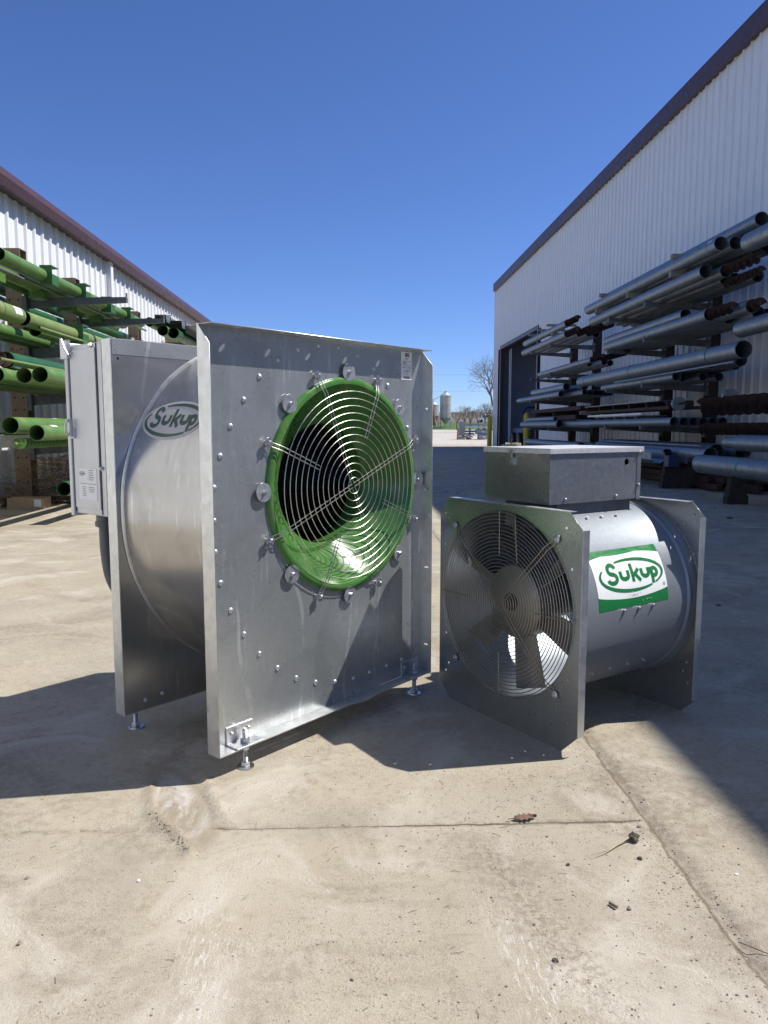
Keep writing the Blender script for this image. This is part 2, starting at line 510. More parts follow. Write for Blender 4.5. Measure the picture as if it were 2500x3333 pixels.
def put(name, data, parent=None, loc=None, rot=None, bevel=0.0):
    o = bpy.data.objects.new(name, data)
    COL.objects.link(o)
    if parent is not None:
        o.parent = parent
    if loc is not None:
        o.location = loc
    if rot is not None:
        o.rotation_euler = rot
    if bevel:
        b = o.modifiers.new('bevel', 'BEVEL')
        b.width = bevel
        b.segments = 2
        b.limit_method = 'ANGLE'
    return o


def tag(o, label, cat, group=None, kind=None):
    if label:
        o['label'] = label
    if cat:
        o['category'] = cat
    if group:
        o['group'] = group
    if kind:
        o['kind'] = kind
    return o


def thing(name, label, cat, loc=(0, 0, 0), rz=0.0, group=None):
    return tag(put(name, None, None, loc, (0, 0, rz)), label, cat, group)


def struct(o):
    o['kind'] = 'structure'
    return o


def plate(outer, holes, y0, y1, name, mat, parent=None):
    """flat sheet in local x,z with real holes, from y0 to y1"""
    cu = bpy.data.curves.new('tmp', 'CURVE')
    cu.dimensions = '2D'
    cu.fill_mode = 'BOTH'
    for poly in [outer] + holes:
        sp = cu.splines.new('POLY')
        sp.points.add(len(poly) - 1)
        for i, (x, z) in enumerate(poly):
            sp.points[i].co = (x, z, 0, 1)
        sp.use_cyclic_u = True
    cu.extrude = abs(y1 - y0) / 2
    ob = bpy.data.objects.new('tmp', cu)
    COL.objects.link(ob)
    bpy.context.view_layer.update()
    me = bpy.data.meshes.new_from_object(ob.evaluated_get(bpy.context.evaluated_depsgraph_get()))
    bpy.data.objects.remove(ob)
    bpy.data.curves.remove(cu)
    ym = (y0 + y1) / 2
    for v in me.vertices:
        x, z, t = v.co
        v.co = (x, ym + t, z)
    me.materials.clear()
    me.materials.append(M[mat])
    me.name = name
    import bmesh
    bm = bmesh.new()
    bm.from_mesh(me)
    bmesh.ops.remove_doubles(bm, verts=bm.verts, dist=1e-6)
    bmesh.ops.recalc_face_normals(bm, faces=bm.faces)
    bm.to_mesh(me)
    bm.free()
    return put(name, me, parent)


def circ(cx, cz, r, n=24):
    return [(cx + r * math.cos(2 * PI * i / n), cz + r * math.sin(2 * PI * i / n)) for i in range(n)]


def text_mesh(txt, size):
    cu = bpy.data.curves.new('tmp', 'FONT')
    cu.body = txt
    cu.size = size
    cu.align_x = 'CENTER'
    ob = bpy.data.objects.new('tmp', cu)
    COL.objects.link(ob)
    bpy.context.view_layer.update()
    me = bpy.data.meshes.new_from_object(ob.evaluated_get(bpy.context.evaluated_depsgraph_get()))
    bpy.data.objects.remove(ob)
    bpy.data.curves.remove(cu)
    return me


def catmull(pts, n=6, closed=False):
    out = []
    m = len(pts)
    P = [Vector(p) for p in pts]
    for i in range(m if closed else m - 1):
        p0 = P[(i - 1) % m] if closed else P[max(i - 1, 0)]
        p1, p2 = P[i], P[(i + 1) % m]
        p3 = P[(i + 2) % m] if closed else P[min(i + 2, m - 1)]
        for k in range(n):
            t = k / n
            out.append(0.5 * ((2 * p1) + (p2 - p0) * t + (2 * p0 - 5 * p1 + 4 * p2 - p3) * t * t + (3 * p1 - p0 - 3 * p2 + p3) * t ** 3))
    if not closed:
        out.append(P[-1])
    return out


# ------------------------------------------------------------------ ground and terrain
def ground_h(x, y):
    if not (-1.9 < x < 2.1 and 0.8 < y < 3.8):
        return 0.0
    h = 0.0030 * noise.noise((x * 1.3, y * 1.3, 0.3)) + 0.0005 * noise.noise((x * 7, y * 7, 1.7)) + 0.0003 * noise.noise((x * 26, y * 26, 4.1))
    w = 0.010 * noise.noise((0.0, y * 6, 9.0)) + 0.005 * noise.noise((0.0, y * 25, 3.0))
    d = x - 0.745 - w
    h += -0.007 * math.exp(-(d / 0.012) ** 2) + 0.0015 * math.exp(-((d + 0.035) / 0.02) ** 2) + (0.003 if d > 0 else 0) * min(1, abs(d) / 0.05)
    if -0.33 < x < 0.72:
        e = y - (1.7985 - 0.012 * (x + 0.3)) - 0.003 * noise.noise((x * 14, 0.0, 2.0))
        h += -0.004 * math.exp(-(e / 0.009) ** 2)
    # worn hollow with a crumbled rim left of centre
    for (ax, ay, bx, by) in ((-0.585, 2.03, -0.54, 1.878), (-0.54, 1.878, -0.449, 1.774), (-0.449, 1.774, -0.389, 1.681), (-0.325, 1.82, -0.391, 1.947), (-0.391, 1.947, -0.43, 2.06)):
        px, py = x - ax, y - ay
        ex, ey = bx - ax, by - ay
        t = max(0, min(1, (px * ex + py * ey) / (ex * ex + ey * ey)))
        dd = math.hypot(px - ex * t, py - ey * t) + 0.008 * noise.noise((x * 40, y * 40, 0))
        h += 0.010 * math.exp(-(dd / 0.011) ** 2) * (1 + 0.6 * noise.noise((x * 90, y * 90, 5)))
    edge = min(x + 1.9, 2.1 - x, y - 0.8, 3.8 - y)
    return h * max(0.0, min(1.0, edge / 0.3))


def lines(lo, hi, step, out):
    a = [lo + (hi - lo) * i / int((hi - lo) / step) for i in range(int((hi - lo) / step) + 1)]
    left = [v for v in sorted(out) if v < lo - 0.01]
    right = [v for v in sorted(out) if v > hi + 0.01]
    return left + a + right


gx = lines(-1.9, 2.1, 0.0125, [-60, -30, -15, -8, -5, -3.5, -2.5, 2.6, 3.5, 5, 8, 15, 30, 60])
gy = lines(0.8, 3.8, 0.0125, [-40, -20, -10, -5, -2, -1, 0, 0.4, 4.2, 5, 7, 10, 15, 20, 30, 44])
mb = MB()
mb.v = [(x, y, ground_h(x, y)) for y in gy for x in gx]
nx = len(gx)
mb.f = [(j * nx + i, j * nx + i + 1, (j + 1) * nx + i + 1, (j + 1) * nx + i) for j in range(len(gy) - 1) for i in range(nx - 1)]
mb.mi = [0] * len(mb.f)
g = struct(mb.build('concrete_yard', 'concrete', smooth=80))
struct(MB().add([(-1500, -1500, -0.12), (1500, -1500, -0.12), (1500, 1500, -0.12), (-1500, 1500, -0.12)], [(0, 1, 2, 3)]).build('ground', 'gravel'))


def sheet(name, mat, xs, ys, fz):
    b = MB()
    b.v = [(x, y, fz(x, y)) for y in ys for x in xs]
    n = len(xs)
    b.f = [(j * n + i, j * n + i + 1, (j + 1) * n + i + 1, (j + 1) * n + i) for j in range(len(ys) - 1) for i in range(n - 1)]
    b.mi = [0] * len(b.f)
    return struct(b.build(name, mat, smooth=60))


xs = [-400, -200, -120, -80, -60, -40, -20, -10, 0, 10, 20, 30, 40, 60, 80, 120, 200, 400]
sheet('gravel_lot', 'gravel', xs, [43.9, 60, 80, 100, 120, 140, 155, 166], lambda x, y: 0.004 + 0.55 * max(0, (y - 60)) / 106)
sheet('grass_bank', 'grass', xs, [165.9, 170, 175, 180, 186], lambda x, y: 0.55 + 1.75 * ((y - 165.9) / 20.1) ** 1.2)
sheet('road', 'road', xs, [185.9, 189, 193, 197], lambda x, y: 2.31)
sheet('hill', 'hill', xs, [196.9, 230, 270, 320, 380, 450, 540, 700, 1000],
      lambda x, y: 2.3 + (9.0 + 2.0 * noise.noise((x * 0.006, 0.4, 0))) * min(1, (y - 196.9) / 340) ** 1.1)


# ------------------------------------------------------------------ buildings
def rib_profile(width, pitch=0.3048, h=0.036):
    pts = [(0, 0)]
    n = round(width / pitch)
    for i in range(n):
        b = i * pitch
        pts += [(b + 0.095, 0), (b + 0.10, 0.004), (b + 0.115, 0.004), (b + 0.12, 0), (b + 0.195, 0), (b + 0.217, h), (b + 0.258, h), (b + 0.280, 0)]
    pts.append((width + 0.012, 0.002))
    return pts


PW = 0.9144
_pan = {}


def wall_panel(parent, x, y, z0, z1, side, mat='wall'):
    key = (z0, z1, side, mat)
    if key not in _pan:
        b = MB()
        prof = [(side * (-1) * d, t, z0) for t, d in rib_profile(PW)]
        b.strip(prof, (0, 0, z1 - z0))
        _pan[key] = b.mesh('wall_panel', mat)
    return put('wall_panel', _pan[key], parent, (x, y, 0))


def building_right():
    root = thing('metal_warehouse', 'tall white ribbed metal warehouse with dark maroon eave and open doorway', 'building', (7.4, 0, 0))
    x0 = 0.0
    y = 40.2 - PW
    while y > -9:
        if y + PW > 30.75 and y < 38.5:
            wall_panel(root, x0, y, 4.98, 8.42, 1)
        else:
            wall_panel(root, x0, y, 0.02, 8.42, 1)
        y -= PW
    ya = y + PW
    MB().box(-0.10, 0.25, ya, 40.26, 8.12, 8.20).box(-0.14, -0.098, ya, 40.27, 8.10, 8.47).build('eave_trim', 'maroon', root)
    b = MB()
    b.add([(-0.14, ya, 8.474), (-0.14, 40.3, 8.474), (14, 40.3, 9.6), (14, ya, 9.6), (-0.14, ya, 8.50), (-0.14, 40.3, 8.50), (14, 40.3, 9.63), (14, ya, 9.63)],
          [(0, 1, 2, 3), (4, 5, 6, 7), (0, 1, 5, 4), (2, 3, 7, 6), (1, 2, 6, 5), (0, 3, 7, 4)])
    b.build('roof', 'maroon', root)
    MB().box(-0.05, 0.10, 40.203, 40.30, 0.02, 8.11).build('corner_trim', 'white_trim', root)
    MB().box(0.12, 14, 40.22, 40.28, 0, 8.45).build('end_wall', 'wall', root)
    MB().box(0.12, 14, ya - 0.06, ya, 0, 8.45).build('end_wall', 'wall', root)
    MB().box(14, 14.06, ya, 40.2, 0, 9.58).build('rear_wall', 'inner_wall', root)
    # door opening 30.65 .. 38.6, 4.95 high
    MB().box(-0.04, 0.14, 38.45, 38.62, 0.02, 5.12).build('door_jamb', 'maroon', root)
    MB().box(-0.04, 0.14, 30.60, 30.77, 0.02, 5.12).build('door_jamb', 'maroon', root)
    MB().box(-0.042, 0.142, 30.78, 38.44, 4.95, 5.12).build('door_header', 'maroon', root)
    for k in range(2):
        MB().rod((0.35, 38.0 - k * 0.35, 0.05), (0.35, 38.0 - k * 0.35, 4.9), 0.022, 8).build('door_track', 'white_trim', root)
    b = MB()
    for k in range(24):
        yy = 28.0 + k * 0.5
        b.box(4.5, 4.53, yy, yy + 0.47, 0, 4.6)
    b.build('interior_wall', 'inner_wall', root)  # dark panels put in so the doorway shows a dark interior
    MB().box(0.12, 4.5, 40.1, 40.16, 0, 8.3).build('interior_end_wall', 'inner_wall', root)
    MB().box(0.06, 0.10, 29.6, 30.1, 5.0, 5.2).build('wall_light', 'white_trim', root)
    return root


def building_left():
    root = thing('metal_shed', 'low white ribbed metal shed with maroon eave behind green tubes', 'building', (-4.98, 0, 0))
    y = 26.6 - PW
    while y > -9:
        wall_panel(root, 0, y, 0.02, 4.40, -1)
        y -= PW
    ya = y + PW
    b = MB()
    prof = [(-0.02, 0, 4.30), (0.19, 0, 4.275), (0.20, 0, 4.28), (0.235, 0, 4.40), (0.20, 0, 4.515), (0.17, 0, 4.52)]
    b.strip([(x, ya, z) for x, _, z in prof], (0, 26.66 - ya, 0))
    b.build('eave_trim', 'maroon', root)
    MB().add([(0.18, ya, 4.525), (0.18, 26.66, 4.525), (-12, 26.66, 5.6), (-12, ya, 5.6)], [(0, 1, 2, 3)]).build('roof', 'maroon', root)
    MB().box(-12, 0.0, 26.61, 26.66, 0, 4.5).build('end_wall', 'wall', root)
    MB().box(-12, 0.0, ya - 0.05, ya, 0, 4.5).build('end_wall', 'wall', root)
    MB().box(-12, -11.95, ya, 26.6, 0, 5.55).build('rear_wall', 'inner_wall', root)
    MB().box(0.034, 0.13, 15.55, 15.70, 0.05, 4.29).build('downspout', 'white_trim', root, bevel=0.012)
    for yy in (6.2, 7.9, 9.7, 11.6, 13.4):
        for zz in (3.9, 3.0):
            MB().rod((0.0, yy, zz), (0.012, yy, zz), 0.008, 6).build('wall_screw', 'column_l', root)
    b = MB()
    b.sweep([(0.20, 8.2, 4.30), (0.22, 8.25, 4.22), (0.24, 8.3, 4.12), (0.22, 8.4, 4.08), (0.2, 8.3, 4.05)], 0.012, 6)
    b.build('loose_wire', 'conduit', root)
    return root


building_right()
building_left()


# ------------------------------------------------------------------ logo artwork (strokes in logo units, ellipse half width 1)
LK = 0.31


def stroke_strips():
    """each strip: list of (left, right) 2d points, physical units with half width 1"""
    S = []

    def st(pts, w, n=6, taper=None):
        P = catmull([(x, y * LK, 0) for x, y in pts], n)
        out = []
        for i, p in enumerate(P):
            d = P[min(i + 1, len(P) - 1)] - P[max(i - 1, 0)]
            d.normalize()
            nn = Vector((-d.y, d.x, 0))
            ww = w / 2
            if taper:
                t = i / (len(P) - 1)
                ww *= taper(t)
            out.append(((p + nn * ww)[:2], (p - nn * ww)[:2]))
        S.append(out)
    W = 0.098

    def raw(P, w):
        P = [Vector((x * 0.93 - 0.015, y, 0)) for x, y in P]
        out = []
        for i, p in enumerate(P):
            d = (P[min(i + 1, len(P) - 1)] - P[max(i - 1, 0)]).normalized()
            nn = Vector((-d.y, d.x, 0)) * (w / 2)
            out.append(((p + nn)[:2], (p - nn)[:2]))
        S.append(out)

    def el(cx_, cy_, rx, ry, a0, a1, n=22):
        return [(cx_ + rx * math.cos(R(a0 + (a1 - a0) * i / n)), cy_ + ry * math.sin(R(a0 + (a1 - a0) * i / n))) for i in range(n + 1)]
    XH, BL = 0.108, -0.132
    raw(el(-0.675, 0.172, 0.125, 0.108, 8, 266) + el(-0.698, -0.040, 0.158, 0.104, 88, -168), W)
    for x0, x1 in ((-0.385, -0.115), (0.385, 0.640)):
        xm, rx = (x0 + x1) / 2, (x1 - x0) / 2
        raw([(x0, XH), (x0, 0.04)] + el(xm, BL + 0.125, rx, 0.075 + W * 0.02, 180, 360, 18) + [(x1, 0.04), (x1, XH)], W)
    raw([(0.035, 0.255), (0.035, 0.06), (0.035, BL - 0.04)], W)
    raw([(0.285, XH + 0.004), (0.17, 0.03), (0.055, -0.035)], W * 0.92)
    raw([(0.115, 0.012), (0.20, -0.07), (0.300, BL - 0.04)], W * 0.92)
    raw([(0.755, XH), (0.755, -0.05), (0.755, -0.275)], W)
    raw(el(0.845, -0.012, 0.105, 0.088, 165, -165, 26), W * 0.95)

    def arc(a0, a1, w0, w1):
        n = 40
        out = []
        for i in range(n + 1):
            a = R(a0 + (a1 - a0) * i / n)
            t = i / n
            w = w0 + (w1 - w0) * math.sin(PI * t)
            c, s_ = math.cos(a), math.sin(a)
            ox, oy = 1.06 + w / 2, 0.36 + w / 2
            ix, iy = 1.06 - w / 2, 0.36 - w / 2
            out.append(((ox * c, oy * s_), (ix * c, iy * s_)))
        S.append(out)
    arc(116, -44, 0.045, 0.085)
    arc(154, 306, 0.045, 0.085)
    return S


STRIPS = stroke_strips()


def logo_mesh(mapf, lift0, name, mat):
    """mapf(x, y, lift) -> 3d point"""
    b = MB()
    for k, stp in enumerate(STRIPS):
        vs, fs = [], []
        for l, r in stp:
            vs += [mapf(l[0], l[1], lift0 + k * 0.00006), mapf(r[0], r[1], lift0 + k * 0.00006)]
        for i in range(len(stp) - 1):
            fs.append((2 * i, 2 * i + 1, 2 * i + 3, 2 * i + 2))
        b.add(vs, fs)
    return b.mesh(name, mat)


def oval_mesh(mapf, lift, sx, sy, name, mat, n=48, rings=8):
    b = MB()
    vs = [mapf(0, 0, lift)]
    for k in range(1, rings + 1):
        for i in range(n):
            a = 2 * PI * i / n
            vs.append(mapf(sx * k / rings * math.cos(a), sy * k / rings * math.sin(a), lift))
    fs = [(0, 1 + i, 1 + (i + 1) % n) for i in range(n)]
    for k in range(rings - 1):
        fs += [(1 + k * n + i, 1 + (k + 1) * n + i, 1 + (k + 1) * n + (i + 1) % n, 1 + k * n + (i + 1) % n) for i in range(n)]
    b.add(vs, fs)
    return b.mesh(name, mat)


# ------------------------------------------------------------------ shared hardware
def hexprof(r, h):
    return [(r * 0.0, 0), (r, 0), (r, h * 0.85), (r * 0.86, h), (0, h)]


def bolt_head_mesh(r=0.007, h=0.006, washer=None):
    b = MB()
    t = 0
    if washer:
        b.lathe([(0, 0), (washer, 0), (washer, 0.002), (0, 0.002)], (0, 0, 0), (0, -1, 0), 20)
        t = 0.002
    b.lathe(hexprof(r, h), (0, -t, 0), (0, -1, 0), 6)
    b.rod((0, -t - h, 0), (0, -t - h - 0.004, 0), r * 0.5, 8)
    return b.mesh('bolt', 'zinc', 35)


ME_BOLT = bolt_head_mesh()
ME_SMALLBOLT = bolt_head_mesh(0.0055, 0.005)
_r = MB().lathe([(0.0085, 0), (0.0085, 0.0015), (0.0075, 0.0035), (0.005, 0.0052), (0, 0.0058)], (0, 0, 0), (0, -1, 0), 14)
ME_RIVET = _r.mesh('rivet', 'washer', 60)


# ------------------------------------------------------------------ the large centrifugal fan
def big_fan():
    root = thing('centrifugal_fan', 'large square galvanized centrifugal fan with round green inlet and wire guard', 'fan', (-0.4235, 2.0801, 0), R(47.5))
    W, ZB, ZT, DP = 0.99, 0.072, 1.277, 0.05
    cx, cz = 0.583, 0.809
    # front sheet with the inlet hole
    plate([(0, ZB), (W, ZB), (W, ZT), (0, ZT)], [circ(cx, cz, 0.338, 96)], 0.0, 0.003, 'front_panel', 'panel', root)
    ch = 0.052
    # left and right flanges, chamfered at the top front corner; slots through the right and top ones
    slot = lambda cx_, cz_, hx, hz: [(cx_ + hx * math.cos(2 * PI * i / 14), cz_ + hz * math.sin(2 * PI * i / 14)) for i in range(14)]
    poly = [(0.003, ZB - 0.003), (0.003, ZT + 0.003), (0.0, ZT + 0.003), (-DP, ZT - ch), (-DP, ZB - 0.003)]
    for x0, holes in ((-0.003, []), (W + 0.0003, [slot(-0.027, zz, 0.010, 0.0038) for zz in (0.175, 0.475, 0.770, 1.07)])):
        fo = plate(poly, holes, 0.0, 0.0027, 'side_flange', 'frame', root)
        for v in fo.data.vertices:
            y, t, z = v.co
            v.co = (x0 + t, y, z)
    fo = plate([(0, 0.002), (W, 0.002), (W - 0.004, -DP), (0.004, -DP)], [slot(xx, -0.0284, 0.0085, 0.0065) for xx in (0.111, 0.277, 0.442, 0.608, 0.774)], 0.0, 0.0027, 'top_flange', 'frame', root)
    for v in fo.data.vertices:
        x, t, y = v.co
        v.co = (x, y, ZT + 0.0003 + t)
    # bottom flange with a slight dent in its front edge
    n = 40
    vs, fs = [], []
    for i in range(n + 1):
        x = 0.0003 + (W - 0.0006) * i / n
        dent = -0.010 * math.exp(-((x - 0.63) / 0.05) ** 2)
        dy = 0.006 * math.exp(-((x - 0.66) / 0.05) ** 2)
        vs += [(x, -0.0003, ZB - 0.0003), (x, -DP + dy, ZB - 0.0003 + dent), (x, -DP + dy, ZB - 0.003 + dent), (x, -0.0003, ZB - 0.003)]
    for i in range(n):
        for k in range(4):
            fs.append((4 * i + k, 4 * i + (k + 1) % 4, 4 * i + 4 + (k + 1) % 4, 4 * i + 4 + k))
    MB().add(vs, fs).build('bottom_flange', 'frame', root, 30)
    # green bell inlet
    prof = [(0.357, 0.0), (0.357, -0.004), (0.352, -0.010), (0.342, -0.013), (0.334, -0.012)]
    for i in range(1, 19):
        t = i / 18
        prof.append((0.334 - 0.128 * t ** 1.18, -0.012 + 0.127 * t))
    prof += [(0.2045, 0.122), (0.2045, 0.135), (0.209, 0.165), (0.217, 0.19), (0.213, 0.192), (0.204, 0.165), (0.2005, 0.135), (0.2005, 0.122)]
    MB().lathe(prof, (cx, 0, cz), (0, 1, 0), 96).build('inlet_bell', 'bell', root, 40)
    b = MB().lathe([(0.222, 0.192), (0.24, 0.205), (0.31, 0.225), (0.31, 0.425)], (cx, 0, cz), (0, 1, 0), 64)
    imp = b.build('impeller', 'dark', root, 40)  # near-black drum closes off the housing so the throat reads dark
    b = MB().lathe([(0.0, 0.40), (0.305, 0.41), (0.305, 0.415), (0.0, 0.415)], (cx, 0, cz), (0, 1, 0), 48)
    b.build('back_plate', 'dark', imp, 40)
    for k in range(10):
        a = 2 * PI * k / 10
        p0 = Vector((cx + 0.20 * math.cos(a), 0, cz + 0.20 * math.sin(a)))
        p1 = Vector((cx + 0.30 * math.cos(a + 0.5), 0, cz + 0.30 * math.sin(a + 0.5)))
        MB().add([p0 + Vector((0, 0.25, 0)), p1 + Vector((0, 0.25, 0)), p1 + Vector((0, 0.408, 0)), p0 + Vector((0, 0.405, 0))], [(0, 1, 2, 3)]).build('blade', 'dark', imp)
    # scroll housing between the two panels
    piv = [(0.975, 0.60), (0.935, 0.66), (0.944, 0.80), (0.926, 0.915), (0.893, 0.995), (0.785, 1.137), (0.712, 1.190), (0.632, 1.227), (0.546, 1.247), (0.458, 1.246), (0.371, 1.227), (0.291, 1.190),
           (0.219, 1.138), (0.160, 1.072), (0.111, 0.998), (0.074, 0.917), (0.050, 0.832), (0.043, 0.74), (0.048, 0.65), (0.066, 0.562), (0.099, 0.478), (0.145, 0.399), (0.200, 0.329), (0.268, 0.265),
           (0.346, 0.215), (0.430, 0.180), (0.520, 0.157), (0.612, 0.147), (0.70, 0.146), (0.82, 0.146), (0.985, 0.146)]
    out = []
    for x, z in piv:
        d = math.hypot(x - cx, z - cz)
        g_ = 0.026 if x < 0.60 else 0.004
        out.append((x + (x - cx) / d * g_, min(1.262, z + (z - cz) / d * g_)))
    SP = catmull([(x, 0.0035, z) for x, z in out], 5)
    sc = MB().strip(SP, (0, 0.443, 0)).build('scroll_housing', 'scroll', root, 60)
    vs, fs = [], []
    for i, p in enumerate(SP):
        d = SP[min(i + 1, len(SP) - 1)] - SP[max(i - 1, 0)]
        d.normalize()
        o = Vector((d.z, 0, -d.x)) * -1
        if o.dot(p - Vector((cx, 0, cz))) < 0:
            o = -o
        for dy, do in ((0.430, 0.0006), (0.430, 0.0022), (0.434, 0.0030), (0.4395, 0.0036), (0.4425, 0.0065), (0.4425, 0.0006)):
            q = p + o * do
            vs.append((q.x, dy + 0.0035 - 0.001, q.z))
    for i in range(len(SP) - 1):
        fs += [(6 * i + k, 6 * i + (k + 1) % 6, 6 * i + 6 + (k + 1) % 6, 6 * i + 6 + k) for k in range(6)]
    MB().add(vs, fs).build('seam_flange', 'frame', sc, 40)
    # back panel, flange turned backwards
    plate([(0, 0.068), (W, 0.068), (W, 1.272), (0, 1.272)], [circ(0.295, 1.238, 0.011, 16), circ(0.022, 1.214, 0.004, 10)], 0.447, 0.450, 'back_panel', 'backsheet', root)
    MB().box(-0.003, -0.0003, 0.4472, 0.498, 0.066, 1.272).build('back_side_flange', 'frame', root)
    MB().box(W + 0.0003, W + 0.003, 0.4472, 0.498, 0.066, 1.272).build('back_side_flange', 'frame', root)
    MB().box(0, W, 0.4472, 0.498, 1.2723, 1.275).build('back_cross_flange', 'frame', root)
    MB().box(0.0, W, 0.4472, 0.498, 0.065, 0.0677).build('back_cross_flange', 'frame', root)
    MB().box(0.002, W - 0.002, 0.4452, 0.4468, 1.226, 1.271).build('top_lip', 'panel', root)
    for x, y in ((0.09, 0.47), (0.20, 0.47)):
        put('bolt', ME_BOLT, root, (x, y, 1.2752), (-PI / 2, 0, 0))
    for x, z in ((0.075, 0.10), (0.14, 0.105), (0.9, 0.10)):
        put('bolt', ME_RIVET, root, (x, 0.4468, z))
    # rivets through the front sheet along the scroll
    riv = [(0.211, 1.148), (0.151, 1.08), (0.101, 1.004), (0.063, 0.921), (0.039, 0.833), (0.036, 0.74), (0.038, 0.65), (0.054, 0.56), (0.087, 0.473), (0.134, 0.392), (0.191, 0.32), (0.262, 0.258), (0.34, 0.205), (0.426, 0.168),
           (0.517, 0.145), (0.611, 0.134), (0.695, 0.134), (0.789, 0.135), (0.875, 0.138), (0.285, 1.202), (0.367, 1.239), (0.456, 1.258), (0.546, 1.259), (0.636, 1.239), (0.719, 1.202), (0.793, 1.147), (0.904, 1.0), (0.933, 0.917)]
    for x, z in riv:
        put('rivet', ME_RIVET, root, (x, -0.0001, z))
    # fender washers holding the bell
    wm = MB().lathe([(0, 0), (0.0285, 0), (0.029, 0.001), (0.0285, 0.0028), (0, 0.0028)], (0, 0, 0), (0, -1, 0), 32).mesh('fender_washer', 'washer', 40)
    for k in range(8):
        a = PI / 4 * k
        w = put('fender_washer', wm, root, (cx + 0.3725 * math.cos(a), -0.0095, cz + 0.3725 * math.sin(a)), (0, random.uniform(0, 6), 0))
        w.rotation_euler = (R(random.uniform(-2, 2)), random.uniform(0, 6), R(random.uniform(-2, 2)))
        put('bolt', ME_BOLT, w, (0, -0.0028, 0))
    # inlet guard: spokes in one mesh, each ring its own piece
    gy = -0.032
    b = MB()
    for k in range(8):
        a = R(22.5 + 45 * k)
        d = Vector((math.cos(a), 0, math.sin(a)))
        t = Vector((-math.sin(a), 0, math.cos(a)))
        rin = 0.004 if k % 2 == 0 else 0.165
        for s_ in (-1, 1):
            o = t * (0.0062 * s_)
            c = Vector((cx, 0, cz))
            pts = [c + d * rin + o + Vector((0, gy + 0.0042, 0)), c + d * 0.325 + o + Vector((0, gy + 0.0042, 0)),
                   c + d * 0.345 + o + Vector((0, gy + 0.010, 0)), c + d * 0.362 + o + Vector((0, -0.014, 0)), c + d * 0.378 + o * 1.2 + Vector((0, -0.0125, 0))]
            b.sweep(pts, 0.0016, 6)
        # loop end
        cc = Vector((cx, -0.0125, cz)) + d * 0.385
        b.sweep([cc + d * (0.0095 * math.cos(q)) + t * (0.0095 * math.sin(q)) for q in [2 * PI * i / 14 for i in range(14)]], 0.0021, 6, True)
    gd = b.build('inlet_guard', 'wire', root, 60)
    for i in range(13):
        rr = 0.027 + 0.0236 * i
        MB().sweep([(cx + rr * math.cos(2 * PI * q / 72), gy, cz + rr * math.sin(2 * PI * q / 72)) for q in range(72)], 0.0014, 6, True).build('guard_ring', 'wire', gd, 60)
    cm = MB().lathe([(0, 0), (0.015, 0), (0.0155, 0.001), (0.015, 0.0025), (0, 0.0025)], (0, 0, 0), (0, -1, 0), 24).mesh('clip_washer', 'zinc', 40)
    for k in range(8):
        a = R(22.5 + 45 * k)
        w = put('clip_washer', cm, root, (cx + 0.383 * math.cos(a), -0.0148, cz + 0.383 * math.sin(a)))
        put('bolt', ME_BOLT, w, (0, -0.0025, 0))
        MB().rod((0, 0.001, 0), (0, 0.0146, 0), 0.006, 8).build('spacer', 'zinc', w, 40)
    # labels at the upper right corner
    for z0, z1, kind in ((1.2245, 1.270, 0), (1.172, 1.222, 1)):
        lb = MB().box(0.868, 0.929, -0.0008, -0.0002, z0, z1).build('paper_label', 'label', root)
        ink = MB()
        random.seed(3 + kind)
        bx = 0.889 if kind == 0 else 0.884
        bz0, bz1 = (1.253, 1.267) if kind == 0 else (1.175, 1.184)
        while bx < 0.914:
            w = random.choice((0.0008, 0.0014, 0.0022))
            ink.box(bx, bx + w, -0.0011, -0.0009, bz0, bz1)
            bx += w + random.choice((0.0008, 0.0014))
        ink.build('barcode', 'ink', lb)
        rows = [('04/81', 0.0085, 1.2435)] if kind == 0 else [('SERIAL NUMBER', 0.0072, 1.2125), ('115857', 0.0125, 1.1985), ('HT00091', 0.005, 1.190)]
        for txt, sz, zz in rows:
            me = text_mesh(txt, sz)
            me.materials.clear()
            me.materials.append(M['ink'])
            put('lettering', me, lb, (0.8985, -0.0011, zz), (PI / 2, 0, 0))
        if kind == 0:
            mf = lambda x, y, l: (0.887 + 0.010 * x, -0.0009 - l * 0.3, 1.231 + 0.010 * y)
            put('logo_mark', logo_mesh(mf, 0.0004, 'logo_mark', 'ink'), lb)
            fb = MB()
            for j in range(2):
                fb.box(0.876, 0.922, -0.0011, -0.0009, 1.2385 - 0.003 * j, 1.2395 - 0.003 * j)
            fb.build('fine_print', 'ink_grey', lb)
    # levelling feet
    for x, y, sd in ((0.108, -0.027, 1), (0.918, -0.027, 1), (0.06, 0.50, 0), (0.918, 0.50, 0)):
        br = MB()
        if sd:
            br.box(x - 0.05, x + 0.05, -0.005, -0.0005, ZB + 0.001, ZB + 0.055)
            br.box(x - 0.05, x + 0.05, -0.055, -0.0005, ZB + 0.0005, ZB + 0.005)
            p = br.build('foot_bracket', 'zinc', root, bevel=0.002)
            for dx in (-0.032, 0.03):
                put('bolt', ME_SMALLBOLT, p, (x + dx, -0.005, ZB + 0.034))
        else:
            br.box(x - 0.045, x + 0.045, 0.4505, 0.455, ZB, ZB + 0.05)
            br.box(x - 0.045, x + 0.045, 0.4505, 0.52, ZB + 0.0005, ZB + 0.005)
            p = br.build('foot_bracket', 'zinc', root, bevel=0.002)
            y = 0.486
        gz_ = 0.0008
        prof = [(0.0, gz_ + 0.004)]
        z = gz_ + 0.004
        top = ZB + 0.047
        while z < top:
            prof += [(0.0068, z), (0.0082, z + 0.0012)]
            z += 0.0024
        prof += [(0.006, top + 0.001), (0, top + 0.001)]
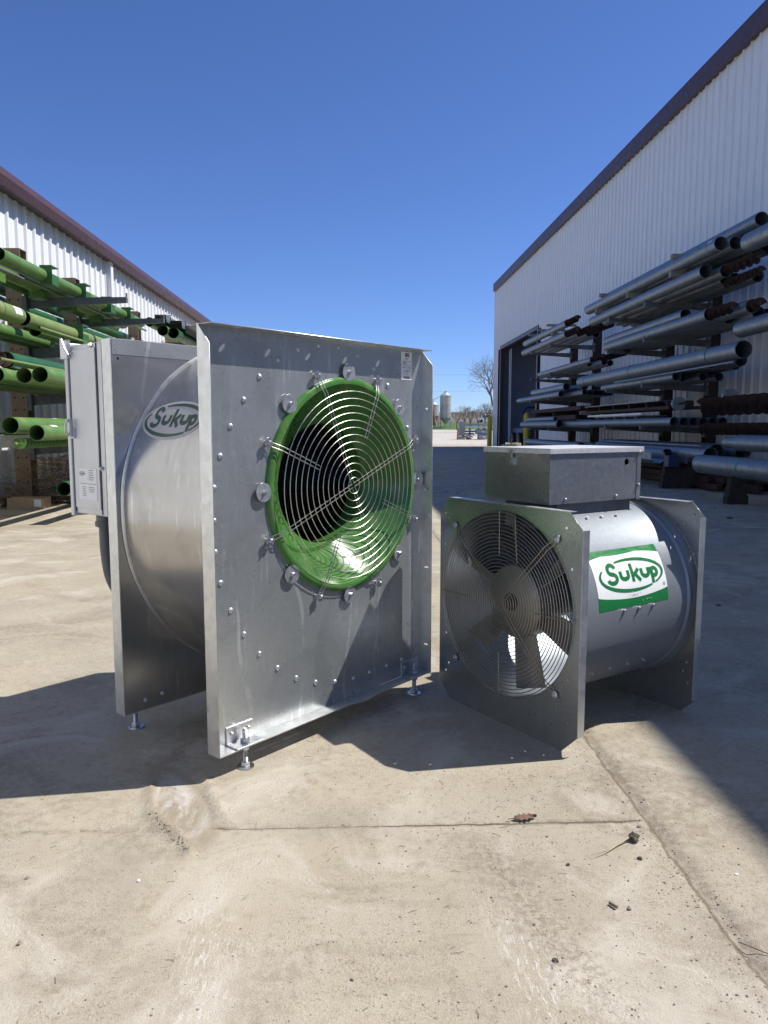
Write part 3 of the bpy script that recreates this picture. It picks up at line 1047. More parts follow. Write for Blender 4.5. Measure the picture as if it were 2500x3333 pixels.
        bt = MB().lathe(prof, (x, y, 0), (0, 0, 1), 14).build('levelling_bolt', 'zinc', root, 30)
        MB().lathe([(0, gz_), (0.0255, gz_), (0.026, gz_ + 0.001), (0.0255, gz_ + 0.0028), (0, gz_ + 0.003)], (x, y, 0), (0, 0, 1), 32).build('foot_washer', 'zinc', bt, 40)
        for zz, sg in ((gz_ + 0.0032, 1), (ZB - 0.0035, -1), (ZB + 0.0055, 1)):
            MB().lathe([(0.0, 0), (0.0128, 0.0), (0.0142, 0.002), (0.0142, 0.011), (0.0128, 0.013), (0.0, 0.013)], (x, y, zz), (0, 0, sg), 6, ph=0.3 + zz * 9).build('nut', 'zinc', bt, 25)
    # logo on the scroll: walk along the scroll profile by arc length
    arc = [0.0]
    for i in range(1, len(SP)):
        arc.append(arc[-1] + (SP[i] - SP[i - 1]).length)

    def on_scroll(s_, lift):
        i = 0
        while i < len(arc) - 2 and arc[i + 1] < s_:
            i += 1
        t = (s_ - arc[i]) / (arc[i + 1] - arc[i])
        p = SP[i].lerp(SP[i + 1], t)
        d = (SP[i + 1] - SP[i]).normalized()
        o = Vector((-d.z, 0, d.x))
        if o.dot(p - Vector((cx, 0, cz))) < 0:
            o = -o
        return p + o * lift
    best = min(range(len(SP)), key=lambda i: abs(SP[i].z - 1.022) + (10 if SP[i].x > 0.5 else 0))
    s0 = arc[best]

    def mf(x, y, l):
        p = on_scroll(s0 - y * 0.150, l)
        return (p.x, 0.272 - x * 0.135, p.z)
    dec = put('logo_decal', oval_mesh(mf, 0.0006, 1.17, 0.455, 'logo_decal', 'decal_grey'), root)
    put('logo_lettering', logo_mesh(mf, 0.0010, 'logo_lettering', 'decal_greygreen'), dec)
    # electrical cabinet on the rear flange
    bx = MB().box(-0.003, 0.36, 0.50, 0.70, 0.715, 1.268)
    cab = bx.build('control_cabinet', 'cabinet', root, bevel=0.004)
    MB().box(-0.0075, -0.0032, 0.535, 0.694, 0.735, 1.252).build('cover_plate', 'cabinet', cab, bevel=0.0015)
    MB().box(-0.012, 0.37, 0.702, 0.722, 0.705, 1.277).build('cabinet_door', 'cabinet', cab, bevel=0.003)
    MB().box(-0.0042, -0.0031, 0.6945, 0.7018, 0.72, 1.264).build('door_gasket', 'black', cab)  # black strip draws the gasket line and its dark gap
    MB().box(-0.0046, -0.0036, 0.527, 0.533, 0.72, 1.266).build('cover_gap_shade', 'black', cab)  # black strip stands in for the shade in the gap
    MB().box(-0.0035, 0.3, 0.4982, 0.4996, 0.72, 1.262).build('rear_gap_shade', 'black', cab)  # black sheet paints the dark gap behind the flange
    h = MB().box(-0.02, -0.008, 0.685, 0.73, 1.225, 1.285)
    h.sweep([(-0.022, 0.72, 1.29), (-0.03, 0.70, 1.285), (-0.028, 0.685, 1.255), (-0.02, 0.678, 1.235)], 0.004, 8)
    h.build('hasp', 'zinc', cab, 40)
    l = MB().box(-0.016, -0.0078, 0.672, 0.700, 0.965, 0.995).box(-0.024, -0.0162, 0.680, 0.694, 0.970, 1.03)
    l.sweep([(-0.024, 0.686, 1.028), (-0.034, 0.690, 1.01), (-0.034, 0.692, 0.985), (-0.022, 0.694, 0.972)], 0.003, 8)
    l.build('latch', 'zinc', cab, 40)
    for yy, zz in ((0.52, 0.87), (0.56, 1.26), (0.675, 1.24)):
        put('bolt', ME_BOLT, cab, (-0.0035, yy, zz), (0, 0, -PI / 2))
    lab = MB().box(-0.0086, -0.0078, 0.55, 0.665, 0.765, 0.868).build('rating_label', 'label', cab)
    mf2 = lambda x, y, l_: (-0.0087 - l_ * 0.3, 0.643 - 0.0165 * x, 0.850 + 0.018 * y)
    put('logo_mark', logo_mesh(mf2, 0.0004, 'logo_mark', 'ink'), lab)
    fp = MB()
    random.seed(5)
    for j in range(5):
        fp.box(-0.0090, -0.0088, 0.565 + random.uniform(0, 0.008), 0.60, 0.860 - j * 0.0075, 0.8625 - j * 0.0075)
        fp.box(-0.0090, -0.0088, 0.615 + random.uniform(0, 0.008), 0.642, 0.805 - j * 0.007, 0.8072 - j * 0.007)
    for j in range(3):
        fp.box(-0.0090, -0.0088, 0.565 + random.uniform(0, 0.006), 0.60, 0.805 - j * 0.007, 0.8072 - j * 0.007)
    fp.box(-0.0090, -0.0088, 0.556, 0.66, 0.8165, 0.818)
    fp.build('fine_print', 'ink_grey', lab)
    MB().rod((0.04, 0.60, 0.715), (0.04, 0.60, 0.672), 0.026, 16).rod((0.04, 0.60, 0.69), (0.04, 0.60, 0.675), 0.030, 16).build('conduit_fitting', 'conduit', root, 40)
    MB().sweep(catmull([(0.04, 0.60, 0.68), (0.042, 0.60, 0.58), (0.05, 0.585, 0.49), (0.08, 0.55, 0.42), (0.13, 0.50, 0.39), (0.17, 0.47, 0.385)], 6), 0.019, 14).build('conduit', 'conduit', root, 60)
    # cobweb-like dust tuft under the corner
    return root


big_fan()


# ------------------------------------------------------------------ the small axial fan
def small_fan():
    root = thing('axial_fan', 'small galvanized axial fan with round wire guard and control box on top', 'fan', (0.4891, 2.4450, 0), R(-58.6))
    HW, HT, ch = 0.338, 0.748, 0.062
    cz, RC, L = 0.415, 0.318, 0.60
    oct_ = [(-HW + ch, 0.001), (HW - ch, 0.001), (HW, ch + 0.001), (HW, HT - ch * 0.8), (HW - ch * 0.8, HT), (-HW + ch * 0.8, HT), (-HW, HT - ch * 0.8), (-HW, ch + 0.001)]
    fh = [(0.274, 0.70), (0.243, 0.672), (0.300, 0.578), (-0.290, 0.676), (-0.312, 0.576), (-0.312, 0.69), (-0.303, 0.246), (-0.285, 0.135), (-0.302, 0.103), (0.257, 0.139), (0.297, 0.1), (0.300, 0.238)]
    plate(oct_, [circ(0, cz, 0.312, 72)] + [circ(x, z, 0.0045, 10) for x, z in fh], 0.0, 0.002, 'front_panel', 'spangle', root)
    b = MB()
    fl = 0.028

    def flange(y0, y1):
        q = MB()
        for (xa, za), (xb, zb_) in ((oct_[2], oct_[3]), (oct_[4], oct_[5]), (oct_[6], oct_[7])):
            dx, dz = (xb - xa), (zb_ - za)
            ln = math.hypot(dx, dz)
            nx_, nz_ = dz / ln, -dx / ln
            e = 0.002
            vs = []
            for (xx, zz) in ((xa, za), (xb, zb_)):
                for y in (y0, y1):
                    vs += [(xx + nx_ * 0.0003, y, zz + nz_ * 0.0003), (xx + nx_ * (0.0003 + e), y, zz + nz_ * (0.0003 + e))]
            q.add(vs, [(0, 1, 3, 2), (4, 5, 7, 6), (0, 1, 5, 4), (2, 3, 7, 6), (0, 2, 6, 4), (1, 3, 7, 5)])
        return q
    flange(0.0, fl).build('panel_flange', 'frame', root)
    flange(L - fl, L + 0.002).build('rear_panel_flange', 'frame', root)
    bh = [(0.297, 0.705), (0.262, 0.675), (0.302, 0.570), (0.292, 0.183), (0.28, 0.149), (0.300, 0.110)]
    plate(oct_, [circ(0, cz, 0.312, 72)] + [circ(x, z, 0.005, 10) for x, z in bh], L, L + 0.002, 'rear_panel', 'spangle', root)
    # housing tube, hollow, with rolled beads at both ends
    prof = [(RC - 0.002, 0.003), (RC, 0.003), (RC, 0.03), (RC + 0.003, 0.034), (RC, 0.04), (RC, L - 0.05), (RC + 0.006, L - 0.043), (RC + 0.007, L - 0.03), (RC + 0.003, L - 0.022), (RC + 0.010, L - 0.012), (RC + 0.012, L - 0.001), (RC - 0.002, L - 0.001)]
    hs = MB().lathe(prof, (0, 0, cz), (0, 1, 0), 96, True).build('housing', 'housing', root, 35)

    def oncyl(deg, y, lift):
        a = R(deg)
        return ((RC + lift) * math.cos(a), y, cz + (RC + lift) * math.sin(a))
    for deg, ys in ((63.2, (0.235, 0.306, 0.381)), (1.9, (0.225, 0.296, 0.367)), (-38.6, (0.16, 0.249, 0.336, 0.418))):
        for y in ys:
            bo = put('bolt', ME_SMALLBOLT, root, oncyl(deg, y, 0.0))
            a = R(deg)
            d = Vector((math.cos(a), 0, math.sin(a)))
            bo.rotation_mode = 'QUATERNION'
            bo.rotation_quaternion = (-d).to_track_quat('Y', 'X')
    # logo decal: white sheet with green bands
    d0, d1, y0, y1 = 38.0, 3.4, 0.108, 0.446
    DH = R(d0 - d1) * RC
    DW = y1 - y0

    def dm(a, bb, lift):           # a 0..1 left to right, bb 0..1 top to bottom
        return oncyl(d0 + (d1 - d0) * bb, y0 + DW * a, lift)

    def region(lo, hi, lift, na=36, nb=10):
        q = MB()
        vs, fs = [], []
        for i in range(na + 1):
            a = i / na
            l_, h_ = lo(a), hi(a)
            for j in range(nb + 1):
                vs.append(dm(a, l_ + (h_ - l_) * j / nb, lift))
        for i in range(na):
            for j in range(nb):
                fs.append((i * (nb + 1) + j, i * (nb + 1) + j + 1, (i + 1) * (nb + 1) + j + 1, (i + 1) * (nb + 1) + j))
        return q.add(vs, fs)
    topc = lambda a: 0.155 - 0.085 * math.sin(PI * a) ** 0.8
    botc = lambda a: 0.775 + 0.085 * math.sin(PI * a) ** 0.8
    dec = region(topc, botc, 0.0007).build('logo_decal', 'decal_white', root, 80)
    region(lambda a: 0.0, topc, 0.0007, nb=4).build('green_band', 'decal_green', dec, 80)
    region(botc, lambda a: 1.0, 0.0007, nb=4).build('green_band', 'decal_green', dec, 80)
    region(lambda a: 0.03 + 0.05 * (1 - a), lambda a: 0.03 + 0.05 * (1 - a) + 0.05 * math.sin(PI * min(1, a * 1.15)), 0.0011, nb=2).build('light_green_band', 'decal_green2', dec, 80)  # lighter green crescent printed on the decal
    hwid = 0.445 / 1.06
    asp = DW / DH

    def lm(x, y, l):
        return dm(0.515 + x * hwid, 0.475 - y * hwid * asp * 0.98, l)
    put('logo_lettering', logo_mesh(lm, 0.0012, 'logo_lettering', 'decal_green'), dec)
    rm = MB()
    for rr in (0.0058,):
        n = 24
        vs, fs = [], []
        for i in range(n):
            a = 2 * PI * i / n
            for q in (rr, rr - 0.0012):
                vs.append(dm(0.955 + q * math.cos(a) / DW, 0.715 + q * math.sin(a) / DH, 0.0012))
        rm.add(vs, [(2 * i, 2 * i + 1, (2 * i + 3) % (2 * n), (2 * i + 2) % (2 * n)) for i in range(n)])
    put_r = rm.build('trademark_ring', 'ink', dec)
    me = text_mesh('R', 0.008)
    me.materials.clear()
    me.materials.append(M['ink'])
    for v in me.vertices:
        v.co = dm(0.955 + v.co.x / DW, 0.715 - (v.co.y - 0.0028) / DH, 0.0013)
    put('trademark_letter', me, dec)
    random.seed(11)
    sm = MB()
    for i in range(26):
        a, bb = random.gauss(0.50, 0.05), random.gauss(0.80, 0.035)
        if i > 16:
            a, bb = random.gauss(0.66, 0.06), random.gauss(0.915, 0.012)
        vs = [dm(a + random.uniform(-1, 1) * 0.016, bb + random.uniform(-1, 1) * 0.010, 0.0014 + i * 0.00003) for _ in range(4)]
        c = sum((Vector(v) for v in vs), Vector()) / 4
        e1 = Vector((0, 1, 0))
        e2 = Vector((c.x, 0, c.z - cz)).cross(e1).normalized()
        vs.sort(key=lambda v: math.atan2((Vector(v) - c).dot(e2), (Vector(v) - c).dot(e1)))
        sm.add(vs, [(0, 1, 2, 3)])
    sm.build('scuff_marks', 'decal_grey', dec)
    # guard
    gy = -0.012
    b = MB()
    for k in range(4):
        a = R(46 + 90 * k)
        d = Vector((math.cos(a), 0, math.sin(a)))
        t = Vector((-math.sin(a), 0, math.cos(a)))
        c = Vector((0, 0, cz))
        for s_ in (-1, 1):
            o = t * (0.0075 * s_)
            b.sweep([c + d * -0.014 + o + Vector((0, gy - 0.0035, 0)), c + d * 0.30 + o + Vector((0, gy - 0.0035, 0)), c + d * 0.325 + o * 0.9 + Vector((0, -0.005, 0)), c + d * 0.342 + o * 0.8 + Vector((0, -0.003, 0))], 0.0017, 6)
        cc = c + d * 0.345 + Vector((0, -0.003, 0))
        b.sweep([cc + d * (0.008 * math.cos(q)) + t * (0.008 * math.sin(q)) for q in [2 * PI * i / 12 for i in range(12)]], 0.0017, 6, True)
        a = R(91 + 90 * k)
        d = Vector((math.cos(a), 0, math.sin(a)))
        b.sweep([c + d * 0.165 + Vector((0, gy - 0.0035, 0)), c + d * 0.312 + Vector((0, gy - 0.0035, 0))], 0.0017, 6)
    gd = b.build('inlet_guard', 'wire_dull', root, 60)
    for i in range(25):
        rr = 0.0165 + 0.01215 * i
        MB().sweep([(rr * math.cos(2 * PI * q / 64), gy, cz + rr * math.sin(2 * PI * q / 64)) for q in range(64)], 0.00165, 5, True).build('guard_ring', 'wire_dull', gd, 60)
    for k in range(4):
        a = R(46 + 90 * k)
        cw = put('clip_bolt', MB().lathe([(0, 0), (0.0125, 0), (0.0125, 0.002), (0.008, 0.0035), (0.006, 0.007), (0, 0.008)], (0, 0, 0), (0, -1, 0), 16).mesh('clip_bolt', 'washer', 40), root, (0.345 * math.cos(a), -0.005, cz + 0.345 * math.sin(a)))
    # impeller: hub and blades
    hub = MB().lathe([(0, 0.040), (0.035, 0.040), (0.115, 0.045), (0.124, 0.053), (0.124, 0.125), (0.118, 0.13), (0, 0.13)], (0, 0, cz), (0, 1, 0), 48).build('impeller_hub', 'fanblade', root, 40)
    MB().lathe([(0, 0.024), (0.012, 0.024), (0.014, 0.032), (0.03, 0.034), (0.03, 0.0399), (0, 0.0399)], (0, 0, cz), (0, 1, 0), 20).build('shaft_end', 'black', hub, 40)
    for k in range(6):
        a = R(-80 + 60 * k)
        vs, fs = [], []
        nr, nc = 8, 7
        for i in range(nr + 1):
            t = i / nr
            rr = 0.118 + (0.302 - 0.118) * t
            half = 0.036 + 0.014 * t
            pitch = R(50 - 16 * t)
            for j in range(nc + 1):
                q = (j / nc * 2 - 1)
                arc_ = q * half
                y = 0.088 + arc_ * math.sin(pitch) + 0.012 * (1 - q * q)
                ang = a + arc_ * math.cos(pitch) / rr
                vs.append((rr * math.cos(ang), y, cz + rr * math.sin(ang)))
        for i in range(nr):
            for j in range(nc):
                p = i * (nc + 1) + j
                fs.append((p, p + 1, p + nc + 2, p + nc + 1))
        o = MB().add(vs, fs).build('blade', 'fanblade', hub, 60)
        so = o.modifiers.new('thickness', 'SOLIDIFY')
        so.thickness = 0.004
        so.offset = 0
    mo = MB().lathe([(0, 0.14), (0.072, 0.14), (0.078, 0.15), (0.078, 0.29), (0.068, 0.31), (0, 0.31)], (0, 0, cz), (0, 1, 0), 32).build('motor', 'arm', root, 40)
    for k in range(4):  # vanes added to hide the lit inner wall and darken the interior
        a = R(78 + 30 * k)
        d = Vector((math.cos(a), 0, math.sin(a)))
        t = Vector((-d.z, 0, d.x))
        MB().obox(Vector((0, 0.25, cz)) + d * 0.196, d, t, (0, 1, 0), 0.118, 0.0015, 0.09).build('shading_vane', 'fanblade', mo)
    # control box on a saddle
    X0, X1, Y0, Y1, Z0, Z1 = -0.185, 0.125, 0.078, 0.525, 0.752, 0.930
    MB().box(X0 + 0.05, X1 - 0.015, 0.13, Y1 - 0.03, 0.66, 0.7518).build('saddle', 'arm', root)
    bx = plate([(Y0, Z0), (Y1, Z0), (Y1, Z1), (Y0, Z1)], [circ(0.452, 0.882, 0.0115, 20)], 0, 0.0015, 'control_box', 'boxmetal', root)
    me = bx.data                      # turn the plate: local x is depth, stands at x = X1
    for v in me.vertices:
        x, y, z = v.co
        v.co = (X1 - y, x, z)
    MB().box(X0, X1 - 0.002, Y0, Y0 + 0.0015, Z0, Z1).box(X0, X0 + 0.0015, Y0 + 0.002, Y1, Z0, Z1).box(X0 + 0.002, X1 - 0.002, Y1 - 0.002, Y1, Z0, Z1).box(X0 + 0.002, X1 - 0.002, Y0 + 0.002, Y1 - 0.003, Z0, Z0 + 0.0015).build('box_shell', 'spangle', bx)
    MB().box(X1 + 0.0003, X1 + 0.002, Y1 - 0.018, Y1 + 0.002, Z0 - 0.004, Z1).build('corner_angle', 'boxmetal', bx)
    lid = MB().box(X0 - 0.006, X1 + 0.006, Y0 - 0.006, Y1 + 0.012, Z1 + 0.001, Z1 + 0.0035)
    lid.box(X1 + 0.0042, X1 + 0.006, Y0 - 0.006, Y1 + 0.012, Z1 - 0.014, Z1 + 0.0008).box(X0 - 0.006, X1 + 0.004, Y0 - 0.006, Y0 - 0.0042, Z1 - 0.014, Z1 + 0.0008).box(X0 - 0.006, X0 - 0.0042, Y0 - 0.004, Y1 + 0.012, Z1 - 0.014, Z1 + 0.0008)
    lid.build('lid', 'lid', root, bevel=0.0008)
    la = MB().box(X0 + 0.128, X0 + 0.150, Y0 - 0.008, Y0 - 0.0003, Z1 - 0.055, Z1 - 0.03)
    la.rod((X0 + 0.139, Y0 - 0.010, Z1 - 0.040), (X0 + 0.139, Y0 - 0.004, Z1 - 0.040), 0.009, 14)
    la.box(X0 + 0.132, X0 + 0.146, Y0 - 0.013, Y0 - 0.0085, Z1 - 0.030, Z1 - 0.002).box(X0 + 0.126, X0 + 0.150, Y0 - 0.014, Y0 - 0.0065, Z1 - 0.012, Z1 - 0.004)
    la.build('latch', 'zinc', bx, 30)
    for y, z in ((0.15, 0.766), (0.40, 0.766), (0.515, 0.915), (0.515, 0.80)):
        bo = put('bolt', ME_SMALLBOLT, bx, (X1 + (0.002 if y > 0.51 else 0.0), y, z))
        bo.rotation_euler = (0, 0, PI / 2)
    return root


small_fan()

# dry leaf lying on the control box lid and on the concrete
def leaf_mesh(L, Wd, curl, seed):
    random.seed(seed)
    vs, fs = [], []
    n = 14
    for i in range(n + 1):
        t = i / n
        w = Wd * math.sin(PI * min(1, t * 1.02)) ** 0.7 * (1.25 if i % 3 == 1 else 0.75)
        for s_ in (-1, -0.5, 0, 0.5, 1):
            vs.append((t * L, w * s_, curl * (abs(s_) ** 1.5) * Wd + 0.15 * Wd * math.sin(t * 5 + s_ * 2)))
    for i in range(n):
        for j in range(4):
            fs.append((i * 5 + j, i * 5 + j + 1, (i + 1) * 5 + j + 1, (i + 1) * 5 + j))
    b = MB().add(vs, fs)
    b.sweep([(-0.25 * L, 0.01 * L, 0.0), (0, 0, 0.02 * L), (L * 0.5, 0, 0.02 * L)], 0.0008 + L * 0.004, 5)
    return b


u_s = Vector((math.cos(R(-58.6)), math.sin(R(-58.6)), 0))
v_s = Vector((-u_s.y, u_s.x, 0))
q = Vector((0.4891, 2.4450, 0.9345)) + u_s * -0.13 + v_s * 0.12
tag(leaf_mesh(0.055, 0.016, 0.5, 4).build('dry_leaf', 'straw', None, 60, loc=tuple(q + Vector((0, 0, 0.004))), rot=(0, 0, R(-20))), 'small curled tan dry leaf lying on the control box lid', 'leaf')


# ------------------------------------------------------------------ tubes, augers and racks
def helix_mesh(r, ri, pitch, length, mat, name='flighting', shaft=True):
    n = max(8, int(length / pitch * 22))
    vs, fs = [], []
    for i in range(n + 1):
        a = 2 * PI * (length * i / n) / pitch
        y = length * i / n
        for rr, dy in ((ri, -0.004), (r, -0.003), (r, 0.003), (ri, 0.004)):
            vs.append((rr * math.cos(a), y + dy, rr * math.sin(a)))
    for i in range(n):
        fs += [(4 * i + k, 4 * i + (k + 1) % 4, 4 * i + 4 + (k + 1) % 4, 4 * i + 4 + k) for k in range(4)]
    b = MB().add(vs, fs)
    if shaft:
        b.rod((0, -0.05, 0), (0, length + 0.05, 0), ri * 1.05, 10)
    return b.mesh(name, mat, 50)


_tube = {}


def tube(name, label, x, z, y0, y1, r, mat, group, cat='tube', flight=None, fr=None, sticker=None, bands=(), band_mat=None, wall=0.005, inner_end=None, yaw=0.0, tilt=0.0):
    L = y1 - y0
    key = (round(L, 2), r, mat)
    if key not in _tube:
        _tube[key] = MB().pipe((0, 0, 0), (0, L, 0), r, r - wall, 28).mesh('tube_body', mat, 40)
    if flight or sticker or bands:
        t = thing(name, label, cat, (x, y0, z), yaw, group)
        put('tube_body', _tube[key], t)
    else:
        t = tag(put(name, _tube[key], None, (x, y0, z), (tilt, 0, yaw)), label, cat, group)
    if flight:
        fy, fm, fp = flight
        me = helix_mesh(fr or r * 0.86, r * 0.25, fp, fy + 0.35, fm)
        put('flighting', me, t, (0, -fy, 0))
    if sticker:
        sy, a0, a1, sl = sticker
        vs = []
        for i in range(7):
            a = R(a0 + (a1 - a0) * i / 6)
            for yy in (sy, sy + sl):
                vs.append(((r + 0.001) * math.cos(a), yy, (r + 0.001) * math.sin(a)))
        MB().add(vs, [(2 * i, 2 * i + 1, 2 * i + 3, 2 * i + 2) for i in range(6)]).build('paper_sticker', 'label', t, 60)
    for by in bands:
        MB().lathe([(r, 0), (r + 0.006, 0.002), (r + 0.006, 0.02), (r, 0.022)], (0, by, 0), (0, 1, 0), 28).build('band', band_mat or mat, t, 30)
    return t


def rack_post(label, x, y, ztop, levels, armlen, side, mat, group, aw=0.075, hollow=True):
    """side +1: arms reach towards +x"""
    root = thing('cantilever_rack_post', label, 'rack', (x, y, 0), 0, group)
    b = MB()
    # H section column: two flanges and a web
    b.box(-0.10, 0.10, -0.10, -0.088, 0.012, ztop).box(-0.10, 0.10, 0.088, 0.10, 0.012, ztop).box(-0.006, 0.006, -0.0875, 0.0875, 0.012, ztop - 0.002)
    b.build('column', mat, root)
    MB().box(-0.16, 0.16, -0.16, 0.16, 0.0005, 0.0118).build('base_plate', mat, root)
    cp = MB()
    cp.box(-0.102, 0.102, -0.102, 0.102, ztop + 0.0005, ztop + 0.006)
    cp.build('top_plate', mat, root)
    h = MB()
    zz = 0.3
    while zz < ztop - 0.1:
        for dx in (-0.055, 0.055):
            h.rod((dx, -0.1004, zz), (dx, -0.1012, zz), 0.012, 10)
        zz += 0.155
    h.build('bolt_hole_shade', 'dark', root)['kind'] = 'stuff'  # flat dark discs paint the shade of the holes
    MB().box(-0.3 if side > 0 else -0.9, 0.9 if side > 0 else 0.3, -0.07, 0.07, 0.012, 0.09).build('rack_base', 'column_r', root)
    for lv in levels:
        a = MB()
        sx = side
        pts = [(0.103 * sx, lv - 0.13), (0.103 * sx, lv), (armlen * sx, lv + 0.02), (armlen * sx, lv - 0.045)]
        a.prism(pts if sx > 0 else pts[::-1], -0.0375, 0.0375)
        a.box(min(armlen * sx, (armlen - 0.012) * sx), max(armlen * sx, (armlen - 0.012) * sx), -0.02, 0.02, lv + 0.0205, lv + 0.075)
        ar = a.build('arm', 'arm', root)
        p = MB().box(min(0.1022 * sx, 0.16 * sx), max(0.1022 * sx, 0.16 * sx), -0.12, -0.04, lv - 0.20, lv + 0.06)
        p.build('arm_bracket', 'arm', ar)
        MB().rod((0.128 * sx, -0.135, lv + 0.02), (0.128 * sx, -0.1205, lv + 0.02), 0.016, 6).build('bolt', 'zinc', ar)
    return root


# ---- left rack: green auger tubes
for y, lb in ((10.1, 'nearest tan rack post, holding the green tubes at the left shed'), (12.0, 'middle tan rack post holding the green tubes at the left shed'), (15.3, 'farthest tan rack post holding green tubes beside the downspout')):
    rack_post(lb, -4.36, y, 3.26, (2.66, 2.02, 1.42, 0.775), 1.40 if y < 15 else 1.0, 1, 'column_l', 'tan rack posts along the left shed')

GL = 'green auger tubes racked at the left shed'


def hanger(t, y, r, below=False):
    """welded box bracket round or under a tube"""
    b = MB()
    if below:
        b.box(-r * 0.9, r * 0.9, y, y + 0.20, -r - 0.085, -r + 0.012)
    else:
        w, L_ = r + 0.028, 0.20
        q = 0.012
        b.box(-w * 0.2, w * 1.25, y, y + q, -w * 1.1, w * 1.15)
        b.box(-w * 0.2, w * 1.25, y + q + 0.0005, y + L_, w * 1.15 - q, w * 1.15)
        b.box(-w * 0.2, w * 1.25, y + q + 0.0005, y + L_, -w * 1.1, -w * 1.1 + q)
        b.box(w * 1.25 - q, w * 1.25, y + q + 0.0005, y + L_, -w * 1.1 + q + 0.0005, w * 0.1)
    b.build('bracket', 'green_mid' if not below else 'green', t)


t = tube('auger_tube', 'short green tube with white label, topmost at the left edge', -3.62, 2.755, 3.6, 7.84, 0.07, 'green', GL, sticker=(3.95, 10, 75, 0.22))
t = tube('auger_tube', 'topmost green tube carrying dark square brackets, on the left rack', -3.62, 2.755, 8.0, 13.1, 0.068, 'green', GL, sticker=(4.9, 0, 20, 0.02))
for yy in (1.05, 2.15, 3.15, 4.1):
    hanger(t, yy, 0.068)
t = tube('auger_tube', 'thick weathered green tube with boxes under it, on the top left rack arms', -3.98, 2.782, 3.6, 13.3, 0.095, 'green_pale', GL, sticker=(9.0, 0, 20, 0.02))
for yy in (4.95, 6.15, 7.1, 8.25):
    hanger(t, yy, 0.095, True)
tube('auger_tube', 'added green tube shading the wall, innermost on the top left rack arms', -4.19, 2.745, 5.0, 13.6, 0.06, 'green', GL)  # hidden tube added to cast shade on the shed wall
tube('steel_rod', 'thin bright rod along the top row of green tubes, upper of two', -3.735, 2.72, 7.75, 13.8, 0.016, 'tube', 'thin rods among the green tubes', 'rod', wall=0.004)
tube('steel_rod', 'thin bright rod under the topmost green tube, lower of two', -3.80, 2.665 + 0.03, 7.45, 12.4, 0.013, 'tube', 'thin rods among the green tubes', 'rod', wall=0.004)
tube('auger_sleeve', 'short weathered green sleeve with black open end and white sticker, second left row', -3.45, 2.135, 7.32, 7.98, 0.086, 'green_pale', GL, 'tube', sticker=(0.42, -5, 50, 0.16), bands=(0.2,))
t = tube('auger_tube', 'weathered green tube running on from the stickered sleeve, second left row', -3.45, 2.13, 8.1, 14.0, 0.080, 'green_pale', GL, sticker=(5.6, 0, 20, 0.02))
hanger(t, 1.35, 0.08)
tube('auger_tube', 'short bright green tube with rounded far end, second left row beneath the sleeve', -4.0, 2.095, 8.6, 10.15, 0.074, 'green', GL, wall=0.006)
tube('auger_tube', 'green tube lying next to the rack columns on the second left row', -4.18, 2.09, 5.0, 13.5, 0.07, 'green', GL)
tube('steel_rod', 'thin greenish rod under the weathered tube of the second left row', -3.33, 2.05, 8.2, 13, 0.016, 'green_pale', 'thin rods among the green tubes', 'rod', wall=0.004)
tube('auger_tube', 'leftmost of three open green tube ends on the third left row', -3.40, 1.497, 7.33, 14.0, 0.076, 'green', GL, sticker=(0.35, 20, 60, 0.2))
tube('auger_tube', 'middle one of three open green tube ends on the third left row', -3.20, 1.50, 7.47, 14.0, 0.076, 'green_pale', GL)
tube('auger_tube', 'rightmost of three open green tube ends on the third left row', -3.02, 1.505, 7.40, 14.0, 0.077, 'green', GL)
tube('auger_tube', 'dark green auger tube with rusty screw sticking out, third left row', -3.40, 1.655, 7.55, 13.2, 0.082, 'green_dark', GL, flight=(0.6, 'rust', 0.15))
tube('auger_tube', 'green tube at the back of the third left row', -3.75, 1.49, 6.0, 13.6, 0.07, 'green', GL)
tube('auger_tube', 'green tube touching the columns on the third left row', -4.1, 1.49, 6.0, 13.6, 0.07, 'green_pale', GL)
tube('steel_rod', 'thin pale green rod above the three open tube ends', -3.16, 1.61, 6.9, 12, 0.014, 'green_pale', 'thin rods among the green tubes', 'rod', wall=0.004)
tube('copper_pipe', 'thin coppery pipe end beside the large fan cabinet', -2.98, 1.435, 8.0, 12, 0.014, 'rust', None, 'pipe', wall=0.004)
tube('auger_tube', 'upper wide green tube with dark brown open end, fourth left row', -3.20, 1.02, 7.12, 13.5, 0.079, 'green', GL, sticker=(0.95, 70, 110, 0.1))
tube('auger_tube', 'lower wide green tube with black open end, fourth left row', -2.98, 0.952, 7.16, 13.5, 0.074, 'green', GL, sticker=(0.25, 50, 80, 0.14))
tube('auger_tube', 'green tube near the wall on the fourth left row', -3.7, 0.87, 6.2, 13.5, 0.07, 'green_pale', GL)
tube('auger_tube', 'pale green tube cut off by the left edge, fourth row', -3.52, 0.97, 3.0, 7.05, 0.04, 'green_pale', GL)
tube('auger_tube', 'darker green tube cut off by the left edge, lowest of the fourth row', -3.46, 0.865, 3.0, 6.85, 0.065, 'green', GL)
me = helix_mesh(0.052, 0.014, 0.085, 3.2, 'green')
tag(put('auger_screw', me, None, (-3.12, 7.05, 0.853)), 'green auger screw lying on the lowest left rack arms', 'auger screw')
b = MB().strip([(-0.14, 0, 0.09), (-0.06, 0, -0.02), (0.05, 0, -0.02), (0.13, 0, 0.10), (0.12, 0, 0.105), (0.045, 0, -0.012), (-0.055, 0, -0.012), (-0.13, 0, 0.095)], (0, 2.4, 0))
tag(b.build('steel_trough', 'tube', None, loc=(-3.38, 6.95, 0.83)), 'open galvanized trough behind the green auger screw', 'trough')
